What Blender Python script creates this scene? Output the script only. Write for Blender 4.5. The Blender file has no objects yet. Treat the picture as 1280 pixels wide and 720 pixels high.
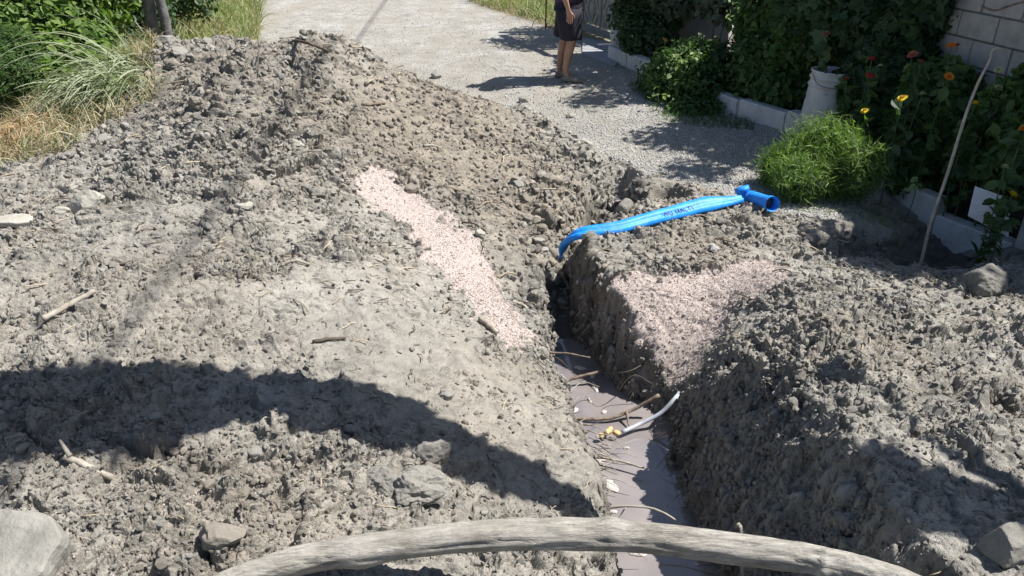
import bpy, math, random
import numpy as np
from mathutils import Vector, Matrix, Quaternion

random.seed(7)
rng = np.random.default_rng(7)
sc = bpy.context.scene
col = sc.collection

# ------------------------------------------------------------ camera, world, sun, exposure
PITCH, FPX, CAMZ = 28.0, 950.0, 2.1
cam_d = bpy.data.cameras.new('camera')
cam_d.sensor_width = 36.0
cam_d.lens = 36.0 * FPX / 1280.0
cam_d.clip_start = 0.05
cam_d.clip_end = 2000.0
cam = bpy.data.objects.new('camera', cam_d)
col.objects.link(cam)
cam.location = (0, 0, CAMZ)
cam.rotation_euler = (math.radians(90 - PITCH), 0, 0)
sc.camera = cam

SUN_EL, SUN_AZ = 57.0, 8.0          # azimuth measured from +X towards +Y
el, az = math.radians(SUN_EL), math.radians(SUN_AZ)
SUN = np.array([math.cos(el) * math.cos(az), math.cos(el) * math.sin(az), math.sin(el)])
world = bpy.data.worlds.new('World')
sc.world = world
world.use_nodes = True
wn = world.node_tree
sky = wn.nodes.new('ShaderNodeTexSky')
sky.sky_type = 'NISHITA'
sky.sun_disc = False
sky.sun_elevation = el
sky.sun_rotation = math.radians(90 - SUN_AZ)
wn.links.new(sky.outputs[0], wn.nodes['Background'].inputs[0])
wn.nodes['Background'].inputs[1].default_value = 0.06
sun_d = bpy.data.lights.new('sun', 'SUN')
sun_d.energy = 5.0
sun_d.angle = math.radians(0.5)
sun_d.color = (1.0, 0.955, 0.895)
sun = bpy.data.objects.new('sun', sun_d)
col.objects.link(sun)
sun.rotation_euler = Vector((-SUN[0], -SUN[1], -SUN[2])).to_track_quat('-Z', 'Y').to_euler()
sun.location = (6, 2, 12)
sc.view_settings.view_transform = 'Standard'
sc.view_settings.look = 'None'
sc.view_settings.exposure = 0.85
sc.view_settings.gamma = 1.0
sc.cycles.max_bounces = 6

# ------------------------------------------------------------ small helpers
def tag(o, label=None, cat=None, group=None, kind=None):
    if label: o['label'] = label
    if cat: o['category'] = cat
    if group: o['group'] = group
    if kind: o['kind'] = kind
    return o

def link(name, data, parent=None, loc=None):
    o = bpy.data.objects.new(name, data)
    col.objects.link(o)
    if parent is not None: o.parent = parent
    if loc is not None: o.location = loc
    return o

def empty(name, loc=(0, 0, 0), rz=0):
    o = bpy.data.objects.new(name, None)
    o.empty_display_size = 0.05
    col.objects.link(o)
    o.location = loc
    o.rotation_euler = (0, 0, rz)
    return o

def mesh_np(name, V, F, mat=None, smooth=False, attrs=None):
    """V (n,3); F (m,k) array of equal sized faces, or list of such arrays"""
    me = bpy.data.meshes.new(name)
    V = np.asarray(V, dtype=np.float32)
    Fs = F if isinstance(F, list) else [F]
    Fs = [np.asarray(f, dtype=np.int32) for f in Fs if len(f)]
    me.vertices.add(len(V))
    me.vertices.foreach_set('co', V.ravel())
    loops = np.concatenate([f.ravel() for f in Fs])
    sizes = np.concatenate([np.full(len(f), f.shape[1], dtype=np.int32) for f in Fs])
    starts = np.concatenate([[0], np.cumsum(sizes)[:-1]]).astype(np.int32)
    me.loops.add(len(loops))
    me.loops.foreach_set('vertex_index', loops)
    me.polygons.add(len(sizes))
    me.polygons.foreach_set('loop_start', starts)
    me.polygons.foreach_set('loop_total', sizes)
    me.polygons.foreach_set('use_smooth', np.full(len(sizes), smooth, dtype=bool))
    me.update(calc_edges=True)
    if attrs:
        for k, v in attrs.items():
            a = me.attributes.new(k, 'FLOAT', 'POINT')
            a.data.foreach_set('value', np.asarray(v, dtype=np.float32))
    if mat: me.materials.append(mat)
    return me

# ------------------------------------------------------------ numpy noise
def _hash(ix, iy, iz, s):
    h = (ix.astype(np.int64) * 374761393 + iy.astype(np.int64) * 668265263 + iz.astype(np.int64) * 2147483647 + s * 974711) & 0xFFFFFFFF
    h = ((h ^ (h >> 13)) * 1274126177) & 0xFFFFFFFF
    h = ((h ^ (h >> 15)) * 2246822519) & 0xFFFFFFFF
    return ((h ^ (h >> 16)) & 0xFFFFFF) / float(0xFFFFFF)

def vnoise(p, s=0):
    """value noise, p (n,3) -> -1..1"""
    f = np.floor(p)
    t = p - f
    t = t * t * t * (t * (t * 6 - 15) + 10)
    i = f.astype(np.int64)
    r = 0
    for dx in (0, 1):
        wx = t[:, 0] if dx else 1 - t[:, 0]
        for dy in (0, 1):
            wy = t[:, 1] if dy else 1 - t[:, 1]
            for dz in (0, 1):
                wz = t[:, 2] if dz else 1 - t[:, 2]
                r = r + wx * wy * wz * _hash(i[:, 0] + dx, i[:, 1] + dy, i[:, 2] + dz, s)
    return r * 2 - 1

def fbm(p, octs=4, s=0, gain=0.5):
    a, r, q = 1.0, 0, p.copy()
    tot = 0
    for o in range(octs):
        r = r + a * vnoise(q, s + o * 17)
        tot += a
        a *= gain
        q = q * 2.03 + 11.7
    return r / tot

def cells(p2, s=0):
    """2-d cellular noise: distance to nearest, second nearest, random id of nearest"""
    f = np.floor(p2).astype(np.int64)
    n = len(p2)
    d1 = np.full(n, 9.0); d2 = np.full(n, 9.0); rid = np.zeros(n); tilt = np.zeros(n)
    z0 = np.zeros(n, dtype=np.int64)
    for dx in (-1, 0, 1):
        for dy in (-1, 0, 1):
            ix, iy = f[:, 0] + dx, f[:, 1] + dy
            cx = ix + _hash(ix, iy, z0, s)
            cy = iy + _hash(ix, iy, z0 + 1, s)
            d = np.hypot(cx - p2[:, 0], cy - p2[:, 1])
            r = _hash(ix, iy, z0 + 2, s)
            an = _hash(ix, iy, z0 + 3, s) * 6.2832
            tl = (p2[:, 0] - cx) * np.cos(an) + (p2[:, 1] - cy) * np.sin(an)
            nn = d < d1
            tilt = np.where(nn, tl, tilt)
            d2 = np.where(nn, d1, np.minimum(d2, d))
            rid = np.where(nn, r, rid)
            d1 = np.where(nn, d, d1)
    return d1, d2, rid, tilt

def sstep(a, b, x):
    t = np.clip((x - a) / (b - a), 0, 1)
    return t * t * (3 - 2 * t)

# ------------------------------------------------------------ ray through a point of the view
CP, SP = math.cos(math.radians(PITCH)), math.sin(math.radians(PITCH))
def ray(px, py):
    a, b = (px - 640) / FPX, (360 - py) / FPX
    return np.array([a, CP + SP * b, -SP + CP * b])
def atz(px, py, z):
    d = ray(px, py)
    t = (z - CAMZ) / d[2]
    return np.array([0, 0, CAMZ]) + d * t
def aty(px, py, y):
    d = ray(px, py)
    return np.array([0, 0, CAMZ]) + d * (y / d[1])

# ------------------------------------------------------------ terrain base height
CTRL_PX = [
 # near left mound
 (0,720,.40),(110,720,.36),(250,720,.30),(400,720,.24),(550,720,.18),(690,715,.08),
 (0,600,.42),(120,610,.40),(250,600,.36),(380,600,.30),(480,600,.25),(560,600,.16),(640,640,.06),(715,650,-.02),
 (0,500,.44),(120,500,.44),(250,500,.36),(380,500,.32),(480,500,.24),(560,500,.15),(640,510,.03),(690,540,-.08),
 (0,400,.46),(120,400,.46),(250,420,.40),(360,400,.34),(460,400,.26),(540,400,.16),(600,420,.05),(650,450,-.1),
 (0,300,.48),(120,300,.50),(250,320,.46),(360,310,.38),(450,310,.29),(530,330,.16),(600,340,.0),(630,380,-.05),
 (40,230,.50),(120,230,.54),(240,240,.56),(340,240,.44),(420,240,.33),(480,232,.26),(540,275,.12),
 # far mound: crest and its face
 (165,64,.66),(205,54,.76),(250,54,.84),(330,60,.90),(420,50,.96),(470,80,.80),(515,100,.66),(560,114,.55),(620,130,.43),(690,156,.30),(730,182,.16),
 (190,120,.64),(280,110,.80),(370,110,.80),(450,120,.66),(530,140,.50),(610,160,.36),(680,185,.22),
 (180,180,.56),(280,180,.66),(370,180,.55),(450,180,.42),(530,190,.32),(610,210,.18),(680,230,.06),(725,225,.04),
 (560,240,.20),(620,280,.04),(680,290,-.10),(690,340,-.26),(650,350,-.2),(665,400,-.32),(640,310,-.02),
 # left margin, grass
 (100,170,.45),(40,170,.36),(0,150,.30),(60,110,.30),(110,110,.38),(0,60,.2),(60,40,.2),
 # road
 (760,170,0),(820,190,0),(900,200,0),(800,130,0),(900,150,0),(850,230,0),(960,262,0),(940,200,0),
 # bank between trench and right pile
 (720,300,.03),(760,312,.01),(800,302,.05),(850,292,.06),(900,282,.06),(940,272,.05),(730,350,-.02),(745,390,-.10),
 (800,340,.03),(860,330,.04),(920,320,.05),(960,325,.04),(800,400,-.10),(860,400,-.08),(900,400,-.06),(765,450,-.26),(820,450,-.24),(850,470,-.27),(790,492,-.42),(840,498,-.44),
 # pit by the kerb
 (1010,290,-.02),(1060,290,-.06),(1110,275,-.14),(1150,290,-.24),(1200,305,-.32),(1240,325,-.2),(1180,325,-.28),(1120,318,-.16),(1280,350,.0),(1060,330,.02),
 # right pile
 (985,342,.20),(1030,352,.16),(1090,360,.12),(1150,350,.05),(1180,352,.05),(1100,400,.17),(1180,410,.13),(1280,420,.13),
 (1040,400,.27),(1010,430,.31),(960,400,.12),(930,420,.04),(1060,480,.36),(1150,480,.28),(1270,500,.27),
 (1040,540,.38),(1100,560,.37),(1200,570,.34),(1280,600,.36),(1080,640,.36),(1180,660,.38),(1270,700,.40),(1110,710,.36),
 (980,500,.21),(940,540,.08),(900,600,-.12),(980,600,.18),(1000,660,.22),(930,660,.0),(900,520,.02),
]
CTRL_W = [(-1.5,8.1,0),(-3.2,8.4,.1),(-.5,7.5,0),(.4,6.9,0),(1.0,6.4,0),(-1.5,10,0),(0,9,0),(1,12,0),(0,15,0),(-3,12,0),(-5,9,.1),(-6,6,.3),(-8,12,0),(-8,4,.4),(4,20,0),(-6,20,0),
 (4.6,9,.06),(3.2,8,.05),(3.4,6.5,.04),(3.9,5.2,.02),(4.2,3.6,.08),(5.5,6,.05),(5.5,2,.2),(8,8,0),(8,0,.2),(3.6,2.4,.2),(3.0,1.5,.35),(2.2,.6,.38),(1.3,.6,.36),
 (-1.8,.7,.36),(-.6,.7,.22),(-3.5,.6,.42),(-6,0,.35),(0.1,.7,.1),(-4.2,2.2,.45),(0,-4,.2),(-4,-4,.25),(5,-4,.2),(-12,4,.2),(12,12,0),(-12,14,0),(0,30,0),(15,0,.1),(-14,-6,.1),(0,-14,0),(1.75,6.9,0),(2.3,6.1,.0)]
_c = np.array([atz(*q) for q in CTRL_PX] + [np.array(q, float) for q in CTRL_W])
_cxy, _cz = _c[:, :2], _c[:, 2]
def _phi(r2): return -np.sqrt(r2 + 0.18 ** 2)
_n = len(_c)
_A = np.zeros((_n + 1, _n + 1))
_A[:_n, :_n] = _phi(((_cxy[:, None] - _cxy[None]) ** 2).sum(-1)) + np.eye(_n) * 0.012
_A[:_n, _n] = 1; _A[_n, :_n] = 1
_w = np.linalg.solve(_A, np.concatenate([_cz, [0]]))

TR = np.array([(.70,0.0,-.64,.20,2.6),(.66,1.0,-.64,.19,2.6),(.645,2.3,-.64,.165,2.6),(.62,2.9,-.64,.17,2.5),(.61,3.28,-.64,.20,2.6),(.49,3.55,-.64,.15,3.8),(.40,3.85,-.64,.125,4.5),(.335,4.2,-.60,.06,4.5),(.335,4.7,-.42,.04,3.2),(.50,5.1,-.40,.05,2.4),(.72,5.6,-.36,.07,2.6),(.9,5.95,-.25,.05,2.4)])
def polydist(x, y, P):
    best = np.full(len(x), 1e9); T = np.zeros(len(x)); side = np.zeros(len(x))
    for i in range(len(P) - 1):
        ax, ay = P[i, :2]; bx, by = P[i + 1, :2]
        dx, dy = bx - ax, by - ay
        t = np.clip(((x - ax) * dx + (y - ay) * dy) / (dx * dx + dy * dy), 0, 1)
        d = np.hypot(x - ax - t * dx, y - ay - t * dy)
        m = d < best
        best = np.where(m, d, best); T = np.where(m, i + t, T)
        side = np.where(m, np.sign(dx * (y - ay) - dy * (x - ax)), side)
    return best, T, side

def H0(x, y):
    out = np.empty(len(x))
    for s in range(0, len(x), 60000):
        xx, yy = x[s:s + 60000], y[s:s + 60000]
        r2 = (xx[:, None] - _cxy[None, :, 0]) ** 2 + (yy[:, None] - _cxy[None, :, 1]) ** 2
        out[s:s + 60000] = _phi(r2) @ _w[:_n] + _w[_n]
    far = sstep(20, 32, np.hypot(x, y - 4))
    return out * (1 - far)

def H(x, y, jag=None):
    z = H0(x, y)
    d, T, side = polydist(x, y, TR)
    idx = np.arange(len(TR))
    bed = np.interp(T, idx, TR[:, 2]); hw = np.interp(T, idx, TR[:, 3]); st = np.interp(T, idx, TR[:, 4])
    st = np.where(side > 0, st * (1.25 - .55 * sstep(4, 5, T)), st)
    hw = np.where(side > 0, hw, hw)           # left wall of the trench is the steeper one
    if jag is not None: d = d + jag
    wall = bed + np.maximum(d - hw, 0) * st
    k = 0.05
    h = np.clip(0.5 + 0.5 * (wall - z) / k, 0, 1)
    z = wall * (1 - h) + z * h - k * h * (1 - h)
    # undercut hollow in the road edge
    for (hx, hy, rx, ry, dep) in HOLLOWS:
        q = ((x - hx) / rx) ** 2 + ((y - hy) / ry) ** 2
        z = z - dep * np.exp(-q ** 4)
    return z
HOLLOWS = []
for (px, py, z, rx, ry, dep) in [(782,250,-.05,.19,.29,.32),(838,246,-.03,.14,.20,.22),(748,246,-.05,.10,.22,.26),
                                 (740,385,-.1,.05,.12,.15),(1085,405,.2,.13,.12,.13),(1245,500,.3,.10,.06,.06)]:
    q = atz(px, py, z); HOLLOWS.append((q[0], q[1], rx, ry, dep))

HOLLOWS += [(2.72, 4.72, .50, .32, .26), (3.05, 5.0, .28, .22, .12), (2.1, 4.55, .22, .16, .10)]

def G(px, py):
    """where the sight line through a point of the picture meets the ground"""
    d = ray(px, py)
    t = np.linspace(1.2, 22, 2600)
    P = np.array([0, 0, CAMZ])[None] + d[None] * t[:, None]
    dz = P[:, 2] - H(P[:, 0], P[:, 1])
    k = np.argmax(dz < 0) if (dz < 0).any() else len(t) - 1
    return P[k]

# ------------------------------------------------------------ terrain grid
NU, NT = 880, 0
uc = np.linspace(-.86, .86, NU)
ext = .86 + np.array([.02,.06,.14,.3,.6,1.2,2.5,5,12,40])
U = np.concatenate([-ext[::-1], uc, ext])
th = np.radians(np.concatenate([np.linspace(66, 33, 400), np.linspace(32.94, 14, 540), np.linspace(13.94, 6.3, 110)]))
Yc = 2.1 / np.tan(th)
Y = np.concatenate([[-60,-20,-8,-4,-2,-1,-.3,.2,.6], Yc[Yc > .75], [20,21.5,23,26,30,36,50,80,150,400]])
def WY(y): return .95 * np.maximum(y, .8) + .9
GX = U[None, :] * WY(Y)[:, None]
GY = np.repeat(Y[:, None], len(U), 1)
shape = GX.shape
x, y = GX.ravel(), GY.ravel()
P2 = np.stack([x, y], 1)
P3 = np.stack([x, y, np.zeros_like(x)], 1)
P3f = P3
jag = 0.05 * fbm(P3 * 3.5, 3, 6) + 0.04 * fbm(P3 * 9, 3, 5) + 0.02 * vnoise(P3 * 31, 9)
base = H(x, y, jag)

_sx = np.tanh((x - np.interp(y, TR[:, 1], TR[:, 0])) / .12)
Q2 = np.stack([x + np.clip(base, -.6, 1) * _sx * .9, y + base * .9], 1)      # noise coordinates that follow the slopes
Q3 = np.stack([Q2[:, 0], Q2[:, 1], base * .3], 1)

def inpoly(x, y, poly):
    """signed distance, positive inside"""
    poly = np.asarray(poly, float)[:, :2]
    ins = np.zeros(len(x), bool); d = np.full(len(x), 1e9)
    for i in range(len(poly)):
        ax, ay = poly[i]; bx, by = poly[(i + 1) % len(poly)]
        c = ((ay > y) != (by > y)) & (x < (bx - ax) * (y - ay) / (by - ay + 1e-12) + ax)
        ins ^= c
        dx, dy = bx - ax, by - ay
        t = np.clip(((x - ax) * dx + (y - ay) * dy) / (dx * dx + dy * dy + 1e-12), 0, 1)
        d = np.minimum(d, np.hypot(x - ax - t * dx, y - ay - t * dy))
    return np.where(ins, d, -d)

ROAD = [(-6.2,24),(-5.2,16.6),(-3.9,12.3),(-3.3,9),(-3.1,7.6),(-1.5,6.95),(-.5,6.72),(.34,6.5),(.75,6.2),(1.0,5.95),(1.35,5.8),(1.6,5.45),(1.45,5.1),(1.9,5.1),(2.3,5.0),(2.6,5.2),(2.9,5.6),(3.05,5.9),(2.72,6.95),(2.27,7.8),(1.75,9.3),(1.35,10.6),(.9,12.6),(.0,14.5),(-.8,16),(-1.2,24)]
SAND1 = [G(*q) for q in [(432,217),(478,214),(535,248),(585,292),(622,345),(650,395),(665,440),(640,445),(600,405),(560,350),(500,285),(450,245)]]
SAND2 = [G(*q) for q in [(975,322),(985,350),(930,385),(880,440),(850,490),(800,500),(762,492),(730,430),(735,385),(765,350),(830,350),(905,335)]]
GARDEN = [(1.45,10.8),(1.85,9.35),(2.37,7.85),(2.82,7.0),(3.26,5.65),(3.51,5.14),(3.64,4.75),(3.88,4.1),(4.28,2.8),(4.4,0),(6,0),(6,12),(2,12)]
KERB_W = np.array([(1.35,10.6),(1.75,9.3),(2.27,7.8),(2.72,6.95),(3.16,5.6),(3.41,5.12),(3.56,4.75),(3.8,4.1),(4.2,2.9)])
wob = 0.16 * fbm(P3 * 2.2, 4, 31)
wobs = 0.13 * fbm(P3 * 8, 4, 32)
m_road = sstep(-.05, .05, inpoly(x, y, ROAD) + wob * .8)
m_sand = np.maximum(sstep(-.09, .09, inpoly(x, y, SAND1) + wobs * .9), sstep(-.07, .07, inpoly(x, y, SAND2) + wobs))
m_sand = sstep(.36, .64, m_sand + .42 * vnoise(P3 * 38, 71) * (m_sand < .97) + .2 * vnoise(P3 * 90, 72))
m_gard = sstep(-.02, .04, inpoly(x, y, GARDEN))
SPOIL = [(-3.1,7.9),(-1.5,7.6),(-.5,7.2),(.4,6.75),(1.0,6.1),(1.6,5.5),(2.6,5.0),(3.2,4.9),(3.6,3.9),(3.9,2.6),(4.1,-1),(4,-3),(-4.6,-3),(-5.0,2.5),(-4.2,4.6),(-3.35,5.6),(-3.3,6.6)]
m_spoil = sstep(-.1, .1, inpoly(x, y, SPOIL) + wob)
m_road = np.where(m_sand > .5, 0, m_road) * (1 - m_gard)
m_grass = np.clip(1 - m_spoil - m_road - m_gard, 0, 1) * (1 - (x > 1.0) * (y < 9.5) * (x < 4.5))
m_sand = m_sand * (1 - m_gard)

# roughness of the diggings, set by place
def blob(px, py, r):
    q = G(px, py); return np.exp(-(((x - q[0]) ** 2 + (y - q[1]) ** 2) / (r * r)))
rough = np.full(len(x), .62)
for (px, py, r, a) in [(230,110,.9,.25),(330,150,.6,.3),(120,230,.6,.4),(330,90,.6,.2),(60,400,.5,.25),(420,560,.35,.5),(300,640,.4,.4),(130,480,.4,.3),
                       (520,380,.6,-.3),(560,470,.4,-.45),(640,540,.25,-.5),(580,180,.5,-.25),(520,150,.5,-.3),(700,260,.35,.35),(1020,430,.3,.5),(1130,400,.35,.3),
                       (1180,540,.4,.25),(960,560,.3,.7),(1000,480,.3,.6),(900,480,.2,.4),(150,560,.25,-.25),(80,330,.3,-.3),(380,420,.4,-.1)]:
    rough = rough + a * blob(px, py, r)
rough = rough * (.56 + .72 * sstep(-.12, .28, fbm(P3 * 3.2, 4, 78)))
rough = np.clip(rough + .15 * fbm(P3 * 1.6, 3, 77), .15, 1.5)
amp = rough * (1 - m_road * .93) * (1 - m_sand * .8) * (1 - m_grass * .5)
inwater = sstep(-.40, -.52, base)
amp = amp * (1 - inwater)
bigamp = 1 - .6 * np.exp(-((x - 1.05) / .35) ** 2) * (y < 3.6)

# crumbly clod relief: rounded cells of several sizes, some raised, some sunk
warp = np.stack([fbm(Q3 * 6, 3, 3), fbm(Q3 * 6 + 40, 3, 4)], 1)
disp = np.zeros(len(x)); crease_tone = np.zeros(len(x))
for (size, hgt, s) in [(.34,.042,1),(.17,.038,2),(.085,.027,3),(.042,.015,4),(.021,.0075,6)]:
    stretch = np.array([1.0, 1.15])
    d1, d2, rid, tilt = cells(Q2 * stretch / size + warp * .45 + s * 13.1, s)
    lump = np.sqrt(np.clip(1 - (d1 / .8) ** 2, 0, 1)) * (.25 + rid ** 1.8) + tilt * 1.1 * (.3 + rid) - .3
    edge = sstep(.0, .10, d2 - d1)
    if size < .05: hgt = hgt * (.8 - .5 * sstep(3.5, 5.5, y))
    elif size < .1: hgt = hgt * (.9 - .35 * sstep(4.5, 7, y))
    disp += hgt * (lump * (.35 + .65 * edge)) * 1.15 * (bigamp if size > .1 else 1)
    if size < .2: crease_tone += (rid - .5) * .25 + (1 - edge) * .12  # random tone per cell, plus shade painted into the creases between cells
ridged = 1 - np.abs(fbm(Q3 * 4.5, 4, 55))
disp += .045 * (ridged - .75)
# ruts left by the digger bucket on the smooth slopes
dd = disp * amp + .018 * fbm(P3 * 2.5, 3, 60) * (1 - m_road)
dd += m_road * (.010 * fbm(P3 * 2.2, 4, 61) + .0035 * fbm(P3 * 40, 2, 62)) + m_sand * .006 * fbm(P3 * 45, 3, 63)
grid_z = base.reshape(shape)
gy_, gx_ = np.gradient(grid_z)
dxu = np.gradient(GX, axis=1); dyv = np.gradient(GY, axis=0)
nx = -gx_ / np.maximum(dxu, 1e-6); ny = -(gy_) / np.maximum(dyv, 1e-6)
nn_ = np.sqrt(nx ** 2 + ny ** 2 + 1)
nx, ny, nz = (nx / nn_).ravel(), (ny / nn_).ravel(), (1 / nn_).ravel()
core = (np.abs(x) < 40) & (y > -3) & (y < 24)
dd = np.where(core, dd, 0)
rugged = sstep(.5, .95, 1 - nz) * (1 - inwater)     # steep trench sides get torn, layered relief
dd = dd + rugged * core * (.03 * fbm(np.stack([x * 9, y * 9, base * 14], 1), 4, 88))
m_sand = m_sand * (1 - .8 * sstep(.60, .75, 1 - nz))
VX = x + nx * dd * .85; VY = y + ny * dd * .85; VZ = base + nz * dd
ZG = VZ.reshape(shape)
uidx, yidx = np.arange(len(U)), np.arange(len(Y))
def ZT(px_, py_):
    """height of the finished, rough ground at a place (arrays)"""
    px_ = np.atleast_1d(np.asarray(px_, float)); py_ = np.atleast_1d(np.asarray(py_, float))
    fi = np.interp(py_, Y, yidx); fj = np.interp(px_ / WY(py_), U, uidx)
    i = np.clip(fi.astype(int), 0, len(Y) - 2); j = np.clip(fj.astype(int), 0, len(U) - 2)
    a, b = fi - i, fj - j
    return (ZG[i, j] * (1 - a) * (1 - b) + ZG[i + 1, j] * a * (1 - b) + ZG[i, j + 1] * (1 - a) * b + ZG[i + 1, j + 1] * a * b)
def GZ(px, py, lift=0):
    q = G(px, py)
    return Vector((q[0], q[1], float(ZT(q[0], q[1])[0]) + lift))
# ------------------------------------------------------------ materials
def new_mat(name):
    m = bpy.data.materials.new(name); m.use_nodes = True
    nt = m.node_tree
    return m, nt, nt.nodes['Principled BSDF']
def N(nt, kind, **kw):
    n = nt.nodes.new(kind)
    for k, v in kw.items():
        if k in n.inputs: n.inputs[k].default_value = v
        else: setattr(n, k, v)
    return n
def mixc(nt, fac, a, b, mode='MIX'):
    n = nt.nodes.new('ShaderNodeMix'); n.data_type = 'RGBA'; n.blend_type = mode
    for s, v in ((0, fac), (6, a), (7, b)):
        if isinstance(v, (int, float)): n.inputs[s].default_value = v
        elif isinstance(v, tuple): n.inputs[s].default_value = (*v, 1) if len(v) == 3 else v
        else: nt.links.new(v, n.inputs[s])
    return n.outputs[2]
def mathn(nt, op, a, b=0.0, clamp=False):
    n = nt.nodes.new('ShaderNodeMath'); n.operation = op; n.use_clamp = clamp
    for s, v in ((0, a), (1, b)):
        if isinstance(v, (int, float)): n.inputs[s].default_value = v
        else: nt.links.new(v, n.inputs[s])
    return n.outputs[0]
def coords(nt, obj=True):
    g = nt.nodes.new('ShaderNodeTexCoord'); return g.outputs['Object']
def noise(nt, co, scale, detail=5, rough=.55, dist=0):
    n = nt.nodes.new('ShaderNodeTexNoise')
    n.inputs['Scale'].default_value = scale; n.inputs['Detail'].default_value = detail
    n.inputs['Roughness'].default_value = rough; n.inputs['Distortion'].default_value = dist
    nt.links.new(co, n.inputs['Vector']); return n.outputs['Fac']
def ramp(nt, fac, stops):
    r = nt.nodes.new('ShaderNodeValToRGB'); cr = r.color_ramp
    while len(cr.elements) < len(stops): cr.elements.new(.5)
    for e, (p, c) in zip(cr.elements, stops):
        e.position = p; e.color = (*c, 1) if len(c) == 3 else c
    nt.links.new(fac, r.inputs[0]); return r.outputs[0]
def bump(nt, b, h, strength, dist):
    n = nt.nodes.new('ShaderNodeBump'); n.inputs['Strength'].default_value = strength; n.inputs['Distance'].default_value = dist
    nt.links.new(h, n.inputs['Height'])
    nt.links.new(n.outputs[0], b.inputs['Normal']); return n
def attr(nt, name):
    n = nt.nodes.new('ShaderNodeAttribute'); n.attribute_name = name; return n.outputs['Fac']

def soil_mat(name='soil'):
    m, nt, b = new_mat(name)
    co = coords(nt)
    n1 = noise(nt, co, 1.7, 6, .6); n2 = noise(nt, co, 14, 6, .65, .3); n3 = noise(nt, co, 70, 5, .7); n4 = noise(nt, co, 260, 3, .6)
    clay = ramp(nt, n1, [(.30, (.240, .229, .203)), (.5, (.305, .292, .262)), (.68, (.370, .357, .324))])
    clay = mixc(nt, mathn(nt, 'MULTIPLY', attr(nt, 'brown'), .8), clay, (.27, .232, .185))
    fine = ramp(nt, n2, [(.28, (.55, .54, .53)), (.5, (1, 1, 1)), (.72, (1.28, 1.27, 1.24))])
    clay = mixc(nt, .8, clay, fine, 'MULTIPLY')
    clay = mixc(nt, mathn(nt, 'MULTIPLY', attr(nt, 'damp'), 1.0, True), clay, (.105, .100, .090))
    g = ramp(nt, n4, [(.33, (.19, .187, .178)), (.5, (.33, .325, .31)), (.66, (.51, .505, .485))])
    g2 = mixc(nt, 1.0, ramp(nt, n1, [(.35, (.78, .76, .72)), (.65, (1.08, 1.08, 1.08))]), ramp(nt, noise(nt, co, 5, 5, .7, .6), [(.35, (.72, .71, .68)), (.55, (1.05, 1.05, 1.05))]), 'MULTIPLY')
    grav = mixc(nt, 1.0, g, g2, 'MULTIPLY')
    mpr = N(nt, 'ShaderNodeMapping'); nt.links.new(co, mpr.inputs[0]); mpr.inputs['Rotation'].default_value = (0, 0, -.28); mpr.inputs['Scale'].default_value = (1.5, .28, 1)
    trk = ramp(nt, noise(nt, mpr.outputs[0], 1.1, 5, .65, .4), [(.42, (0, 0, 0)), (.6, (.75, .75, .75))])
    grav = mixc(nt, trk, grav, mixc(nt, n4, (.20, .18, .15), (.36, .335, .29)))
    c = mixc(nt, attr(nt, 'road'), clay, grav)
    s = ramp(nt, n3, [(.3, (.31, .262, .238)), (.5, (.385, .332, .305)), (.7, (.46, .402, .375))])
    s = mixc(nt, .5, s, ramp(nt, n4, [(.35, (.28, .235, .212)), (.65, (.50, .435, .405))]))
    c = mixc(nt, attr(nt, 'sand'), c, s)
    c = mixc(nt, attr(nt, 'garden'), c, mixc(nt, n2, (.045, .038, .030), (.12, .105, .085)))
    gr = mixc(nt, n2, (.16, .13, .075), (.30, .255, .16))
    c = mixc(nt, attr(nt, 'grass'), c, gr)
    fleck = ramp(nt, noise(nt, co, 180, 2, .5), [(.60, (0, 0, 0)), (.68, (1, 1, 1))])
    c = mixc(nt, mathn(nt, 'MULTIPLY', fleck, .35), c, (.46, .44, .40))
    nt.links.new(c, b.inputs['Base Color'])
    b.inputs['Roughness'].default_value = .93
    b.inputs['Specular IOR Level'].default_value = .25
    h = mathn(nt, 'ADD', mathn(nt, 'MULTIPLY', n3, 1.0), mathn(nt, 'MULTIPLY', n4, .45))
    h = mathn(nt, 'ADD', h, mathn(nt, 'MULTIPLY', n2, 1.3))
    h = mathn(nt, 'MULTIPLY', h, mathn(nt, 'SUBTRACT', 1.0, mathn(nt, 'MULTIPLY', attr(nt, 'sand'), .6)))
    bump(nt, b, h, 1.0, .011)
    return m

M = {}
M['soil'] = soil_mat()

def simple(name, stops, scale=20, rough=.8, bump_s=.4, bump_d=.004, detail=5, spec=.4, metallic=0, per_obj=0.0):
    m, nt, b = new_mat(name)
    co = coords(nt)
    n = noise(nt, co, scale, detail, .62)
    c = ramp(nt, n, stops)
    if per_obj:
        oi = nt.nodes.new('ShaderNodeObjectInfo')
        r = ramp(nt, oi.outputs['Random'], [(0, (1 - per_obj,) * 3), (1, (1 + per_obj,) * 3)])
        c = mixc(nt, 1.0, c, r, 'MULTIPLY')
    nt.links.new(c, b.inputs['Base Color'])
    b.inputs['Roughness'].default_value = rough
    b.inputs['Specular IOR Level'].default_value = spec
    b.inputs['Metallic'].default_value = metallic
    if bump_s:
        n2 = noise(nt, co, scale * 4, 4, .6)
        bump(nt, b, mathn(nt, 'ADD', n, n2), bump_s, bump_d)
    return m
M['clod'] = simple('clod', [(.25, (.25, .239, .213)), (.5, (.335, .321, .290)), (.75, (.43, .414, .38))], 30, .95, .8, .006, spec=.2, per_obj=.22)
M['clod_brown'] = simple('clod_brown', [(.25, (.23, .205, .17)), (.5, (.31, .28, .235)), (.75, (.38, .35, .305))], 30, .95, .8, .006, spec=.2, per_obj=.25)
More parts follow.
